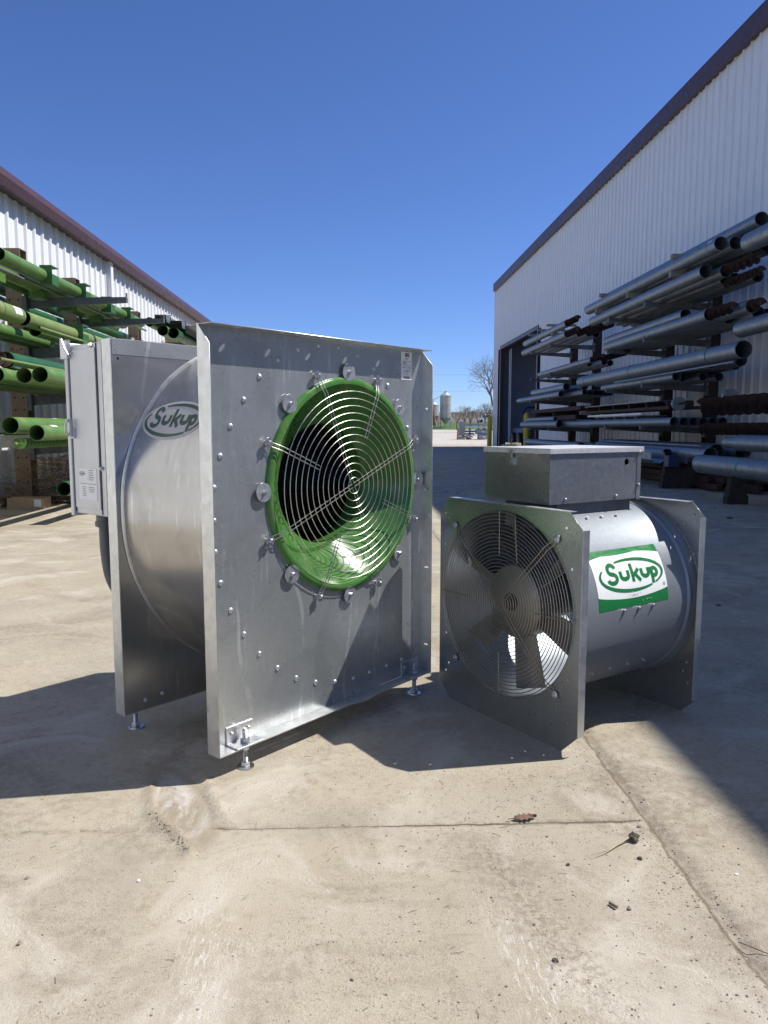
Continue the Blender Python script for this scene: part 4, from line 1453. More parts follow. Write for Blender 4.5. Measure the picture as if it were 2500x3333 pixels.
tube('auger_tube', 'green tube lying on the ground under the left rack, black end', -3.02, 0.37, 7.85, 13.0, 0.075, 'green_dark', GL)
tube('auger_tube', 'dark green tube with white sticker on the ground behind the brush', -3.45, 0.45, 10.2, 15.0, 0.11, 'green_dark', GL, sticker=(0.3, 30, 60, 0.2))
for yy in (8.9, 12.2):
    tag(MB().box(-3.16, -2.88, yy, yy + 0.09, 0.0, 0.14).box(-3.14, -2.90, yy, yy + 0.09, 0.1405, 0.294).build('timber_block', 'wood'), 'grey timber blocks under the ground tube, %s pair at the left' % ('nearer' if yy < 10 else 'farther'), 'timber', 'timber blocks under the left rack')
tube('auger_tube', 'added green shading tube between the topmost two on the left rack', -3.80, 2.765, 9.0, 13.6, 0.06, 'green', GL)  # filler tube added to close a sun gap onto the wall
tube('auger_tube', 'dark green tube added behind the left rack columns to shade the wall, upper', -4.62, 2.80, 5.0, 17.0, 0.08, 'green_dark', GL)  # mostly hidden pair added to block sun from the upper wall
tube('auger_tube', 'dark green tube added behind the left rack columns to shade the wall, lower', -4.62, 2.62, 5.0, 17.0, 0.08, 'green_dark', GL)
tube('auger_tube', 'added green shading tube inside the second left row, third from the aisle', -3.66, 2.11, 8.9, 13.8, 0.075, 'green', GL)  # these row fillers are added so the lower wall falls dark
tube('auger_tube', 'added green shading tube inside the second left row, fourth from the aisle', -3.83, 2.11, 10.3, 13.8, 0.075, 'green_dark', GL)
tube('auger_tube', 'added green shading tube inside the third left row, fourth from the aisle', -3.58, 1.50, 7.8, 13.8, 0.075, 'green_dark', GL)
tube('auger_tube', 'added green shading tube inside the third left row, sixth from the aisle', -3.93, 1.50, 7.0, 13.8, 0.075, 'green', GL)
tube('auger_tube', 'added green shading tube inside the fourth left row beside the wide ones', -3.40, 0.90, 8.4, 13.8, 0.08, 'green_dark', GL)
tube('auger_tube', 'added green shading tube inside the fourth left row next to the columns', -4.05, 0.87, 6.5, 13.8, 0.08, 'green', GL)
for yy in (10.1, 12.0, 15.3):
    tag(MB().box(-4.74, -4.462, yy - 0.04, yy + 0.04, 2.47, 2.538).build('rear_bracket', 'arm'), 'steel bracket behind the %s tan rack post' % {10.1: 'nearest', 12.0: 'middle', 15.3: 'farthest'}[yy], 'bracket', 'rear rack brackets')
# far end of the left rack: more tube ends and open channels
for i, (x, z, y0, m_, lb) in enumerate(((-3.72, 2.90, 14.0, 'green', 'leftmost of three green tube ends far back at the left shed'), (-3.50, 2.76, 14.05, 'green', 'middle of three green tube ends far back at the left shed'), (-3.32, 2.72, 14.1, 'green_dark', 'rightmost of three green tube ends far back at the left shed'))):
    tube('auger_tube', lb, x, z, y0, 19.5, 0.10 if i else 0.085, m_, 'green tube ends far back on the left')
for i, (x, z) in enumerate(((-3.52, 2.97), (-3.30, 2.90), (-3.08, 2.84))):
    b = MB().strip([(-0.11, 0, -0.07), (-0.10, 0, 0.06), (0.10, 0, 0.06), (0.11, 0, -0.07), (0.105, 0, -0.07), (0.095, 0, 0.053), (-0.095, 0, 0.053), (-0.105, 0, -0.07)], (0, 5.0, 0))
    t = thing('steel_channel', ('leftmost', 'middle', 'rightmost')[i] + ' upturned galvanized channel above the far green tube ends', 'channel', (x, 14.0 + 0.25 * i, z), 0, 'galvanized channels far back on the left')
    b.build('channel_body', 'tube', t)
    for k in range(5):
        MB().sweep([(-0.115, 0.3 + k, -0.06), (-0.11, 0.3 + k, 0.085), (0.11, 0.3 + k, 0.085), (0.115, 0.3 + k, -0.06)], 0.012, 6).build('hoop', 'arm', t, 50)
rack_post('tan rack post behind the downspout at the left shed', -4.36, 18.2, 3.26, (2.66, 2.02, 1.42), 1.4, 1, 'column_l', 'tan rack posts along the left shed')

# brush pile and cardboard box under the left rack
random.seed(21)
b = MB()
for i in range(900):
    cx_, cy_ = random.gauss(-3.95, 0.42), random.gauss(10.3, 0.35)
    hgt = max(0.02, 0.62 * math.exp(-((cx_ + 3.9) / 0.55) ** 2) * random.random() ** 0.8)
    d = Vector((random.uniform(-1, 1), random.uniform(-0.7, 0.7), random.uniform(-0.25, 0.45))).normalized()
    p = Vector((cx_, cy_, hgt))
    ln = random.uniform(0.12, 0.42)
    q2 = p + d * ln
    q2.z = max(0.01, q2.z)
    md = p.lerp(q2, 0.5) + Vector((random.uniform(-.04, .04), random.uniform(-.04, .04), random.uniform(0, .05)))
    b.sweep([p, md, q2], [0.0035, 0.003, 0.0015], 3, cap=False)
tag(b.build('brush_pile', 'twig'), 'dry brown brush heaped under the green tubes', 'brush', None, 'stuff')
bx = thing('cardboard_box', 'flat cardboard box with white shipping label beside the brush', 'box', (-4.07, 9.35, 0), R(4))
MB().box(-0.22, 0.22, 0, 0.26, 0.0, 0.135).build('carton', 'cardboard', bx, bevel=0.004)
MB().add([(-0.22, 0.0, 0.136), (-0.22, 0.26, 0.136), (-0.31, 0.27, 0.01), (-0.31, -0.01, 0.01)], [(0, 1, 2, 3)]).build('open_flap', 'cardboard', bx)
MB().box(0.10, 0.185, -0.0012, -0.0004, 0.03, 0.12).build('shipping_label', 'label', bx)
MB().box(0.085, 0.089, -0.0014, -0.0004, 0.0, 0.134).build('tape_edge', 'cardboard', bx)

# ---- right rack: galvanized tubes
GRP = 'galvanized tubes racked at the tall warehouse'
RP = 'brown rack posts along the tall warehouse'
for y, lb in ((14.6, 'nearest dark brown rack post at the tall warehouse, in view'), (16.7, 'second dark brown rack post at the tall warehouse'), (21.7, 'third dark brown rack post at the tall warehouse'), (24.0, 'farthest dark brown rack post, next to the doorway')):
    lv = (3.38, 2.69, 1.82, 1.01, 0.42) if y < 20 else (3.35, 2.52, 1.83, 0.99, 0.42)
    rack_post(lb, 6.95, y, 3.75, lv, 1.38, -1, 'column_r', RP)
T = 'tube'
S_ = 'steel_tube'
tube(S_, 'topmost galvanized tube with open end, upper right of the right rack', 6.13, 4.128, 11.5, 18.4, 0.108, T, GRP)
tube(S_, 'galvanized tube beside the topmost one, cut by the right edge', 6.35, 4.128, 11.6, 18.3, 0.108, T, GRP)
tube(S_, 'outermost galvanized tube of the second layer with paper stickers, top right', 5.65, 3.83, 11.77, 18.4, 0.108, T, GRP, sticker=(0.12, 100, 150, 0.16), bands=(0.28, 3.2))
tube(S_, 'second open galvanized tube end of the second layer, top right', 5.87, 3.83, 11.73, 18.4, 0.108, T, GRP)
tube(S_, 'third open galvanized tube end of the second layer, half hidden, top right', 6.09, 3.83, 11.8, 18.4, 0.108, T, GRP)
tube(S_, 'lowest outermost galvanized tube on the top right rack arms', 5.66, 3.512, 12.26, 18.07, 0.108, T, GRP)
tube('auger_tube', 'galvanized auger tube with long rusty screw sticking out, top right arms', 5.97, 3.512, 12.2, 18.0, 0.108, T, GRP, flight=(1.05, 'rust', 0.2))
tube(S_, 'galvanized tube near the wall on the top right arms', 6.25, 3.512, 12.8, 18.0, 0.108, T, GRP)
tag(put('auger_screw', helix_mesh(0.07, 0.02, 0.14, 1.1, 'rust'), None, (6.12, 11.4, 3.36)), 'rusty auger screw hanging below the long rusty one, top right', 'auger screw')
for i, yy in enumerate((13.3, 15.4, 17.4)):
    tag(MB().box(5.52, 6.42, yy, yy + 0.09, 3.622, 3.72).build('dunnage_board', 'wood'), ('nearest', 'middle', 'farthest')[i] + ' wood spacer between the two layers of top right tubes', 'board', 'wood spacers between right tubes')
for i, yy in enumerate((13.3, 17.2)):
    tag(MB().box(5.54, 6.5, yy, yy + 0.09, 3.94, 4.018).build('dunnage_board', 'wood'), ('nearer', 'farther')[i] + ' wood spacer jutting out under the topmost right tubes', 'board', 'wood spacers between right tubes')
tube(S_, 'thick galvanized tube entering from the right edge at the top', 5.70, 3.66, 4.6, 11.0, 0.135, T, GRP)
tube('auger_tube', 'galvanized tube with reddish screw tip, outermost on the second right arms', 5.72, 2.815, 12.16, 17.1, 0.105, T, GRP, flight=(0.75, 'rust', 0.19), sticker=(0.5, 95, 120, 0.12))
tube('auger_tube', 'galvanized tube with dark screw tip, second on the second right arms', 5.95, 2.815, 11.3, 17.1, 0.105, T, GRP, flight=(0.25, 'rust', 0.19))
tube(S_, 'galvanized tube third on the second right arms', 6.20, 2.815, 12.5, 17.0, 0.105, T, GRP)
tube(S_, 'galvanized tube entering from the right edge beside the second arms', 5.90, 2.5, 4.6, 11.5, 0.13, T, GRP)
tag(put('auger_screw', helix_mesh(0.075, 0.02, 0.15, 1.6, 'rust'), None, (5.98, 16.6, 2.66)), 'rusty auger screw below the far end of the second right arms', 'auger screw')
tube(S_, 'long wide galvanized tube with banded joints in the middle of the right rack', 5.62, 2.128, 10.85, 18.7, 0.13, T, GRP, bands=(0.95, 4.3, 7.3), band_mat='arm')
tube('steel_rod', 'thin rod under the long wide banded tube', 5.52, 1.955, 10.9, 16, 0.018, 'tube', None, 'rod')
for i, (x, y0) in enumerate(((5.70, 13.3), (5.95, 13.6), (6.21, 13.36), (6.52, 13.4))):
    tube(S_, ('first', 'second', 'third', 'fourth')[i] + ' open tube end below the long wide banded tube', x, 1.908, y0, 17.2, 0.08, T, GRP)
for x, z, y0, y1, r_, lb in ((6.47, 3.512, 12.9, 18.2, 0.108, 'fourth galvanized tube on the top right arms'), (6.70, 3.512, 12.6, 18.2, 0.108, 'innermost galvanized tube on the top right arms'),
                             (6.31, 3.83, 12.0, 18.3, 0.108, 'fourth galvanized tube of the second layer, top right'), (6.53, 3.83, 12.1, 18.3, 0.108, 'innermost galvanized tube of the second layer, top right'),
                             (6.43, 2.815, 12.0, 17.3, 0.105, 'fourth galvanized tube on the second right arms'), (6.66, 2.815, 12.2, 17.3, 0.105, 'innermost galvanized tube on the second right arms'),
                             (5.86, 2.998, 13.4, 17.6, 0.10, 'galvanized tube stacked on the second right arms'), (6.30, 2.998, 13.0, 17.6, 0.10, 'inner galvanized tube stacked on the second right arms'),
                             (6.0, 2.10, 12.6, 18.6, 0.11, 'galvanized tube behind the long wide banded tube'), (6.28, 2.10, 12.2, 18.6, 0.11, 'second galvanized tube behind the long wide banded tube'), (6.55, 2.10, 12.9, 18.6, 0.11, 'third galvanized tube behind the long wide banded tube'),
                             (5.95, 0.60, 12.2, 17.8, 0.13, 'dark wide tube behind the lowest wide right tube'), (6.3, 0.60, 12.0, 17.8, 0.13, 'innermost dark wide tube in the lowest right row'),
                             (6.42, 3.49, 20.2, 25.1, 0.10, 'far fourth galvanized tube on the top arms by the doorway'), (6.15, 2.615, 18.6, 24.0, 0.075, 'third slim galvanized tube on the far second arms'),
                             (6.40, 2.615, 18.9, 24.0, 0.075, 'fourth slim galvanized tube on the far second arms'), (6.12, 1.10, 18.6, 24.5, 0.10, 'second wide galvanized tube on the far fourth arms'), (6.36, 1.10, 18.4, 24.5, 0.10, 'innermost wide galvanized tube on the far fourth arms'),
                             (6.0, 0.53, 18.8, 25.0, 0.10, 'second galvanized tube low under the far fourth arms'), (6.1, 2.09, 20.0, 24.6, 0.095, 'inner stacked galvanized tube on the far third arms')):
    tube(S_, lb, x, z, y0, y1, r_, T, GRP)
for i, (x, z, y0, y1, w_, h_) in enumerate(((6.25, 1.03, 13.6, 18.6, 0.55, 0.12), (5.75, 1.46, 19.2, 24.6, 0.7, 0.10), (5.75, 1.22, 19.6, 24.9, 0.45, 0.12), (6.0, 0.43, 19.3, 24.8, 0.6, 0.06))):
    if i in (0, 3):
        continue
    t = thing('darkening_channels', ('', 'upper', 'lower', '')[i] + ' dark flat channel bundle added to darken the far middle of the right rack', 'steel bars', (x, y0, z), 0, 'added darkening bundles in the right rack')  # bundles added to fill the rack gaps with dark colour
    for c_ in range(5):
        MB().box(w_ * c_ / 5, w_ * (c_ + 0.9) / 5, 0.06 * (c_ % 3), y1 - y0 - 0.09 * ((c_ * 2) % 3), 0.0, h_).build('bar', 'rust', t)
    for yy in (2.5, 4.7):
        MB().box(-0.03, w_ + 0.03, yy - 0.05, yy + 0.05, -0.18 if i == 1 else -0.05, -0.0005).build('spacer', 'tie', t)
# conveyor frames, pulleys
cf = thing('conveyor_frame', 'rusty steel conveyor frames stacked in the middle of the right rack', 'frame', (5.62, 13.4, 1.03))
MB().box(0, 0.05, 0, 5.3, 0.30, 0.36).build('side_rail', 'rust', cf)
MB().box(0.55, 0.60, 0, 5.3, 0.30, 0.36).build('side_rail', 'rust', cf)
MB().box(-0.02, 0.62, 0.4, 4.9, 0.46, 0.475).build('cover_sheet', 'tube', cf)
MB().box(-0.04, 0.0, 1.2, 4.6, 0.22, 0.26).build('pale_strip', 'white_trim', cf)
for k in range(6):
    MB().box(0.051, 0.549, 0.2 + k * 0.95, 0.26 + k * 0.95, 0.30, 0.46).build('cross_bar', 'rust', cf)
for k in range(5):
    MB().box(0.0, 0.6, 1.6 + k * 0.6, 1.65 + k * 0.6, 0.06, 0.20).build('lower_rib', 'arm', cf)
MB().box(0.0, 0.6, 1.5, 4.2, 0.201, 0.215).build('lower_deck', 'tube', cf)
for x, y, z, r, lb in ((5.66, 13.05, 1.42, 0.12, 'pale round pulley disc at the end of the conveyor frames'), (5.70, 11.3, 1.46, 0.13, 'second pulley disc half behind the big brown auger screw')):
    t = thing('pulley', lb, 'pulley', (x, y, z))
    MB().lathe([(0, 0), (r, 0), (r, 0.008), (r * 0.96, 0.012), (r * 0.96, 0.05), (r, 0.054), (r, 0.062), (0, 0.062)], (0, 0, 0), (0, 1, 0), 28).build('disc', 'tube', t, 35)
    MB().rod((0, -0.25, 0), (0, 0.4, 0), 0.02, 10).build('shaft', 'rust', t)
tag(put('auger_screw', helix_mesh(0.15, 0.03, 0.25, 3.6, 'rust'), None, (5.60, 8.4, 1.33)), 'large brown auger screw cut by the right edge', 'auger screw')
tag(put('auger_screw', helix_mesh(0.095, 0.03, 0.16, 3.8, 'rust'), None, (5.62, 8.2, 0.98)), 'smaller brown auger screw below the large one at the right edge', 'auger screw')
for i, x in enumerate((5.65, 5.85, 6.05, 6.25, 6.45, 6.65)):
    tube(S_, ('first', 'second', 'third', 'fourth', 'fifth', 'last')[i] + ' open tube end in the row level with the control box', x, 1.104, 13.2 + 0.05 * i, 17.8, 0.083, T, GRP)
tube(S_, 'wide galvanized tube in the lowest right row with rods on top', 5.62, 0.565, 11.7, 17.2, 0.122, T, GRP)
for i in range(3):
    tube('steel_rod', ('outer', 'middle', 'inner')[i] + ' thin rod lying on the lowest wide right tube', 5.55 + 0.07 * i, 0.705 + 0.006 * (i == 1), 11.9 + 0.3 * i, 16.5, 0.014, 'tube', 'rods on the lowest right tube', 'rod')
tube(S_, 'galvanized tube in front of the lowest wide right tube', 5.38, 0.545, 12.8, 17.0, 0.095, T, GRP)
b = MB().strip([(-0.12, 0, 0.12), (-0.12, 0, 0.0), (-0.05, 0, -0.07), (0.05, 0, -0.07), (0.12, 0, 0.0), (0.12, 0, 0.12), (0.114, 0, 0.12), (0.114, 0, 0.003), (0.047, 0, -0.063), (-0.047, 0, -0.063), (-0.114, 0, 0.003), (-0.114, 0, 0.12)], (0, 2.6, 0))
tag(b.build('steel_trough', 'tube', None, loc=(5.14, 12.6, 0.46)), 'open galvanized trough low in front of the right rack', 'trough')
gb = thing('gearbox', 'small dark green gearbox with shaft beside the low trough', 'gearbox', (5.18, 12.05, 0.36))
MB().box(-0.09, 0.09, 0, 0.2, 0, 0.19).build('case', 'machine', gb, bevel=0.01)
MB().rod((0.09, 0.1, 0.1), (0.24, 0.1, 0.1), 0.02, 10).build('shaft', 'arm', gb)
MB().rod((0.24, 0.1, 0.1), (0.27, 0.1, 0.1), 0.05, 14).build('hub', 'arm', gb)
tube(S_, 'thick galvanized tube with teal strap, low at the right edge', 5.0, 0.48, 4.6, 10.7, 0.134, T, GRP, bands=(4.85,), band_mat='teal')
tube(S_, 'stepped galvanized tube above the teal strapped one', 5.32, 0.79, 4.6, 10.25, 0.112, T, GRP, sticker=(5.6, 100, 101, 0.01))
tube(S_, 'narrow end piece of the stepped tube above the teal strapped one', 5.32, 0.79, 10.26, 10.6, 0.080, T, GRP)
for i, (yy, zt_, xa, xb) in enumerate(((9.6, 0.345, 4.80, 5.20), (7.0, 0.345, 4.80, 5.20), (12.2, 0.355, 5.0, 5.75), (14.6, 0.355, 5.0, 5.5))):
    t = thing('timber_crib', ('crib of timbers under the teal strapped tube', 'nearer crib of timbers off the right edge', 'dark crib of timbers under the gearbox and trough', 'crib of timbers under the far end of the low trough')[i], 'timber', (0, yy, 0), 0, 'timber cribs under the low right tubes')
    for k in range(3):
        MB().box(xa + 0.06 + 0.02 * k, xb - 0.06 - 0.02 * k, 0.0, 0.12, 0.0005 + k * zt_ / 3, (k + 1) * zt_ / 3).build('timber', 'tie', t)
rack_post('brown rack post outside the right edge carrying the near tubes', 6.95, 7.6, 4.0, (3.505, 2.35, 1.15, 0.66), 1.7, -1, 'column_r', RP)
for i, (x, w_, h_, ya_, yb_) in enumerate(((5.75, 0.30, 0.20, 11.4, 17.5), (6.15, 0.34, 0.26, 10.9, 18.5), (6.55, 0.22, 0.30, 11.5, 19.0), (5.9, 0.5, 0.22, 19.4, 25.2))):  # dark bundles added so the space under the rack reads black
    t = thing('darkening_bars', ('outermost', 'middle', 'innermost', 'farthest')[i] + ' dark bundle of steel bars added to darken the ground under the right rack', 'steel bars', (x, ya_, 0), 0, 'added darkening bundles under the right rack')
    n = max(3, int(w_ / 0.08))
    for r_ in range(2):
        for c_ in range(n):
            xa = -w_ / 2 + w_ * c_ / n
            MB().box(xa, xa + w_ / n * 0.86, 0.1 * ((c_ * 7 + r_ * 3) % 5), yb_ - ya_ - 0.12 * ((c_ * 3 + r_) % 4), 0.03 + r_ * h_ / 2, 0.03 + (r_ + 0.9) * h_ / 2).build('bar', 'rust', t)
    for yy in (0.8, yb_ - ya_ - 1.0):
        MB().box(-w_ / 2 - 0.05, w_ / 2 + 0.05, yy, yy + 0.08, 0.0, 0.029).build('skid', 'tie', t)
# far bay by the doorway
tube('auger_tube', 'far top galvanized tube with rusty screw, beside the doorway', 5.66, 3.77, 20.2, 25.2, 0.10, T, GRP, flight=(0.9, 'rust', 0.19), bands=(3.0,))
tube('auger_tube', 'far second galvanized tube with rusty screw, beside the doorway', 5.66, 3.49, 20.2, 25.4, 0.10, T, GRP, flight=(0.9, 'rust', 0.19), bands=(0.6,), band_mat='teal')
tube('auger_tube', 'far inner galvanized tube with long dark screw, beside the doorway', 5.92, 3.49, 20.0, 25.0, 0.10, T, GRP, flight=(1.6, 'rust', 0.19))
tube('auger_tube', 'far innermost galvanized tube with dark screw, beside the doorway', 6.18, 3.49, 20.0, 25.0, 0.10, T, GRP, flight=(1.9, 'rust', 0.19))
for i, yy in enumerate((21.6, 22.7, 23.9)):
    tag(MB().box(5.46, 6.3, yy, yy + 0.10, 3.872, 3.93).build('dunnage_board', 'wood'), ('nearest', 'middle', 'farthest')[i] + ' short board lying across the far top tubes by the doorway', 'board', 'wood spacers between right tubes')
tag(MB().box(5.55, 6.3, 21.4, 21.5, 3.592, 3.668).build('dunnage_board', 'wood'), 'wood spacer between the far tubes by the doorway', 'board', 'wood spacers between right tubes')
tube('auger_tube', 'slim galvanized tube with rusty screw on the far second arms', 5.66, 2.615, 18.0, 23.2, 0.075, T, GRP, flight=(0.8, 'rust', 0.14))
tube(S_, 'slim galvanized tube further in on the far second arms', 5.90, 2.615, 19.0, 24.0, 0.075, T, GRP)
tube(S_, 'stacked galvanized tube on top of the far third arms', 5.70, 2.10, 20.3, 24.1, 0.10, T, GRP)
tube(S_, 'outermost long galvanized tube on the far third arms', 5.64, 1.918, 20.6, 26.0, 0.082, T, GRP)
for i, x in enumerate((5.93, 6.10, 6.27, 6.43, 6.59, 6.74)):
    tube(S_, ('first', 'second', 'third', 'fourth', 'fifth', 'innermost')[i] + ' tube from the aisle in the even row on the far third arms', x, 1.912, 19.4 + 0.08 * i, 25, 0.076, T, 'even row of far tube ends')
tube(S_, 'wide open galvanized tube end on the far fourth arms', 5.88, 1.10, 18.2, 23.5, 0.102, T, GRP)
tube(S_, 'galvanized tube with dark end on the far fourth arms, by the bollard', 5.64, 1.095, 20.7, 25.3, 0.098, T, GRP)
tube(S_, 'small galvanized tube lying on the far fourth arms tubes', 5.74, 1.255, 21.5, 25.0, 0.066, T, GRP)
tube(S_, 'galvanized tube low under the far fourth arms', 5.75, 0.53, 19.0, 25.0, 0.10, T, GRP)


# ------------------------------------------------------------------ doorway: bollards and machine
for x, y, lb in ((7.12, 31.2, 'yellow bollard at the near side of the warehouse doorway'), (7.14, 40.0, 'yellow bollard at the far corner of the warehouse')):
    MBo = MB().lathe([(0.0, 0), (0.13, 0), (0.13, 1.45), (0.125, 1.52), (0.10, 1.58), (0.05, 1.62), (0, 1.63)], (0, 0, 0), (0, 0, 1), 20)
    tag(MBo.build('bollard', 'yellow', None, 40, loc=(x, y, 0)), lb, 'bollard', 'yellow bollards at the doorway')
sk = thing('skid_loader', 'dark blue loader parked in the shade just inside the doorway', 'loader', (8.4, 35.3, 0))
MB().box(-0.5, 0.9, 0, 2.4, 0.32, 1.0).build('body', 'machine', sk, bevel=0.05)
for k in range(5):
    MB().box(-0.515, 0.7, -0.03, -0.001, 0.40 + k * 0.11, 0.455 + k * 0.11).build('grille_slat', 'arm', sk)
MB().sweep([(-0.45, 0.1, 1.0), (-0.5, 0.1, 1.7), (-0.3, 0.2, 1.95), (0.8, 0.2, 1.95), (0.9, 0.1, 1.0)], 0.05, 8).build('roll_bar', 'machine', sk, 50)
MB().box(-0.2, 0.6, 0.7, 1.6, 1.002, 1.35).build('seat_box', 'black', sk, bevel=0.04)
for x in (-0.55, 0.95):
    for y in (0.45, 1.9):
        w = MB().lathe([(0.15, -0.12), (0.36, -0.12), (0.385, -0.08), (0.385, 0.08), (0.36, 0.12), (0.15, 0.12)], (x, y, 0.385), (1, 0, 0), 24, True).build('tyre', 'black', sk, 35)
        MB().lathe([(0, -0.05), (0.15, -0.10), (0.152, 0.10), (0, 0.05)], (x, y, 0.385), (1, 0, 0), 20).build('rim', 'yellow', w, 35)


# ------------------------------------------------------------------ far background
def silo(x, y, z, dia, h_leg, h_hop, h_cyl, label, mat, rust):
    t = thing('feed_silo', label, 'silo', (x, y, z), 0, 'hopper silos in the distance')
    r = dia / 2
    zc = h_leg + h_hop
    prof = [(r, 0)]
    n = 7
    for i in range(n):
        prof += [(r, h_cyl * (i + 0.1) / n), (r + 0.02, h_cyl * (i + 0.5) / n), (r, h_cyl * (i + 0.9) / n)]
    MB().lathe(prof + [(r, h_cyl)], (0, 0, zc), (0, 0, 1), 28).build('shell', mat, t, 20)
    rf = MB().lathe([(r + 0.05, 0), (0.3, r * 0.55), (0.3, r * 0.55 + 0.25), (0, r * 0.55 + 0.27)], (0, 0, zc + h_cyl), (0, 0, 1), 28).build('roof', 'silo', t, 20)
    MB().lathe([(0.18, 0), (r, h_hop)], (0, 0, h_leg), (0, 0, 1), 28).build('hopper', rust, t, 20)
    for k in range(6):
        a = 2 * PI * k / 6 + 0.3
        MB().box(-0.05, 0.05, -0.05, 0.05, 0, zc + 0.3).build('leg', 'silo', t, loc=((r + 0.03) * math.cos(a), (r + 0.03) * math.sin(a), 0))
    for k in range(3):
        a = 2 * PI * k / 6 - 2.1
        MB().rod(((r + .03) * math.cos(a), (r + .03) * math.sin(a), 0.2), ((r + .03) * math.cos(a + 1.05), (r + .03) * math.sin(a + 1.05), zc), 0.03, 5).build('brace', 'silo', t)
    lx = r * 0.35
    ly = -math.sqrt(r * r - lx * lx) - 0.12
    ld = MB().box(lx - 0.25, lx - 0.2, ly, ly + 0.04, 0.8, zc + h_cyl).box(lx + 0.2, lx + 0.25, ly, ly + 0.04, 0.8, zc + h_cyl)
    ld.build('ladder', 'silo', t)
    return t


silo(20.5, 172, 0.95, 2.55, 0.9, 1.3, 5.1, 'taller pale hopper silo in the distance', 'silo', 'silo')
s2 = silo(17.5, 170, 0.90, 2.6, 0.6, 2.1, 2.5, 'shorter rust stained hopper silo beside the taller one', 'silo', 'silo_rust')
MB().rod((0.4, -1.6, 0.3), (-0.5, -1.5, 6.2), 0.22, 10).build('filler_leg', 'silo_rust', s2)
MB().rod((-0.5, -1.5, 6.2), (1.2, -1.2, 6.9), 0.06, 6).build('filler_arm', 'arm', s2)

# stock pile on the gravel
def at(xs_, Y):
    return (xs_ - 1158) / 2440 * Y


Y = 63.0
tag(MB().box(at(1493, Y), at(1512, Y), Y, Y + 0.08, 0.0, 1.50).box(at(1493, Y), at(1494.5, Y), Y - 0.06, Y - 0.002, 0, 1.5).build('steel_plate', 'crate'), 'upright grey steel plate at the left of the stock pile', 'plate')
for k in range(2):
    tag(MB().box(-0.06, 0.06, -0.06, 0.06, 0, 0.98).build('timber_post', 'cardboard', None, bevel=0.01, loc=(at(1485 + 4.5 * k, Y), Y - 0.7 - 0.1 * k, 0), rot=(0, R(2 - 3 * k), 0)), ('left' if k == 0 else 'right') + ' short yellowish timber post before the steel plate', 'post', 'timber posts at the stock pile')
for k, (xa, xb, z0, z1, yy) in enumerate(((1559, 1590, 0.05, 0.42, 61.6), (1552, 1588, 0.46, 0.82, 62.2))):
    c = thing('metal_crate', ('lower', 'upper')[k] + ' grey crate in the stock pile on the gravel', 'crate', (at(xa, yy), yy, z0), 0, 'crates of the stock pile')
    wdt = at(xb, yy) - at(xa, yy)
    MB().box(0, wdt, 0, 0.9, 0, z1 - z0).build('crate_body', 'crate', c, bevel=0.02)
    MB().box(wdt * 0.4, wdt * 0.7, -0.012, -0.001, (z1 - z0) * 0.4, (z1 - z0) * 0.7).build('crate_label', 'label', c)
    MB().box(-0.02, wdt + 0.02, -0.02, 0.92, z1 - z0 + 0.002, z1 - z0 + 0.035).build('crate_rim', 'arm', c)
for k, (xa, xb, z0, z1, m_) in enumerate(((1508, 1605, 1.18, 1.34, 'crate'), (1520, 1605, 0.98, 1.10, 'white_trim'), (1506, 1560, 0.62, 0.76, 'arm'), (1512, 1545, 0.40, 0.55, 'arm'))):
    b = MB()
    b.box(at(xa, Y), at(xb, Y), Y + 0.2, Y + 0.9, z0, z0 + 0.05).box(at(xa, Y), at(xb, Y), Y + 0.2, Y + 0.25, z0 + 0.0505, z1).box(at(xa, Y), at(xb, Y), Y + 0.85, Y + 0.9, z0 + 0.0505, z1)
    tag(b.build('steel_beam', m_), ('long dark channel on top of the stock pile', 'long white channel in the stock pile', 'short dark channel in the stock pile', 'shortest dark channel near the bottom of the stock pile')[k], 'beam', 'channels of the stock pile')
for k, xx in enumerate((1530, 1575)):
    tag(MB().box(at(xx, Y), at(xx + 3, Y), Y + 0.22, Y + 0.88, 0.0, 0.395).box(at(xx, Y), at(xx + 3, Y), Y + 0.3, Y + 0.8, 0.396, 0.615).box(at(xx, Y), at(xx + 3, Y), Y + 0.3, Y + 0.8, 0.765, 0.975).box(at(xx, Y), at(xx + 3, Y), Y + 0.3, Y + 0.8, 1.032, 1.178).build('timber_spacer', 'wood'), ('left' if k == 0 else 'right') + ' timber spacers inside the stock pile', 'timber', 'timber spacers of the stock pile')
random.seed(9)
b = MB()
for i in range(26):
    p = Vector((at(random.uniform(1503, 1535), 61.8), 61.8 + random.uniform(0, 0.8), random.uniform(0.03, 0.5)))
    d = Vector((random.uniform(-1, 1), random.uniform(-.5, .5), random.uniform(-.3, .3))) * 0.4
    b.rod(p, p + d, random.uniform(0.02, 0.06), 6)
tag(b.build('scrap_metal', 'arm'), 'tangle of dark scrap metal at the foot of the stock pile', 'scrap', None, 'stuff')

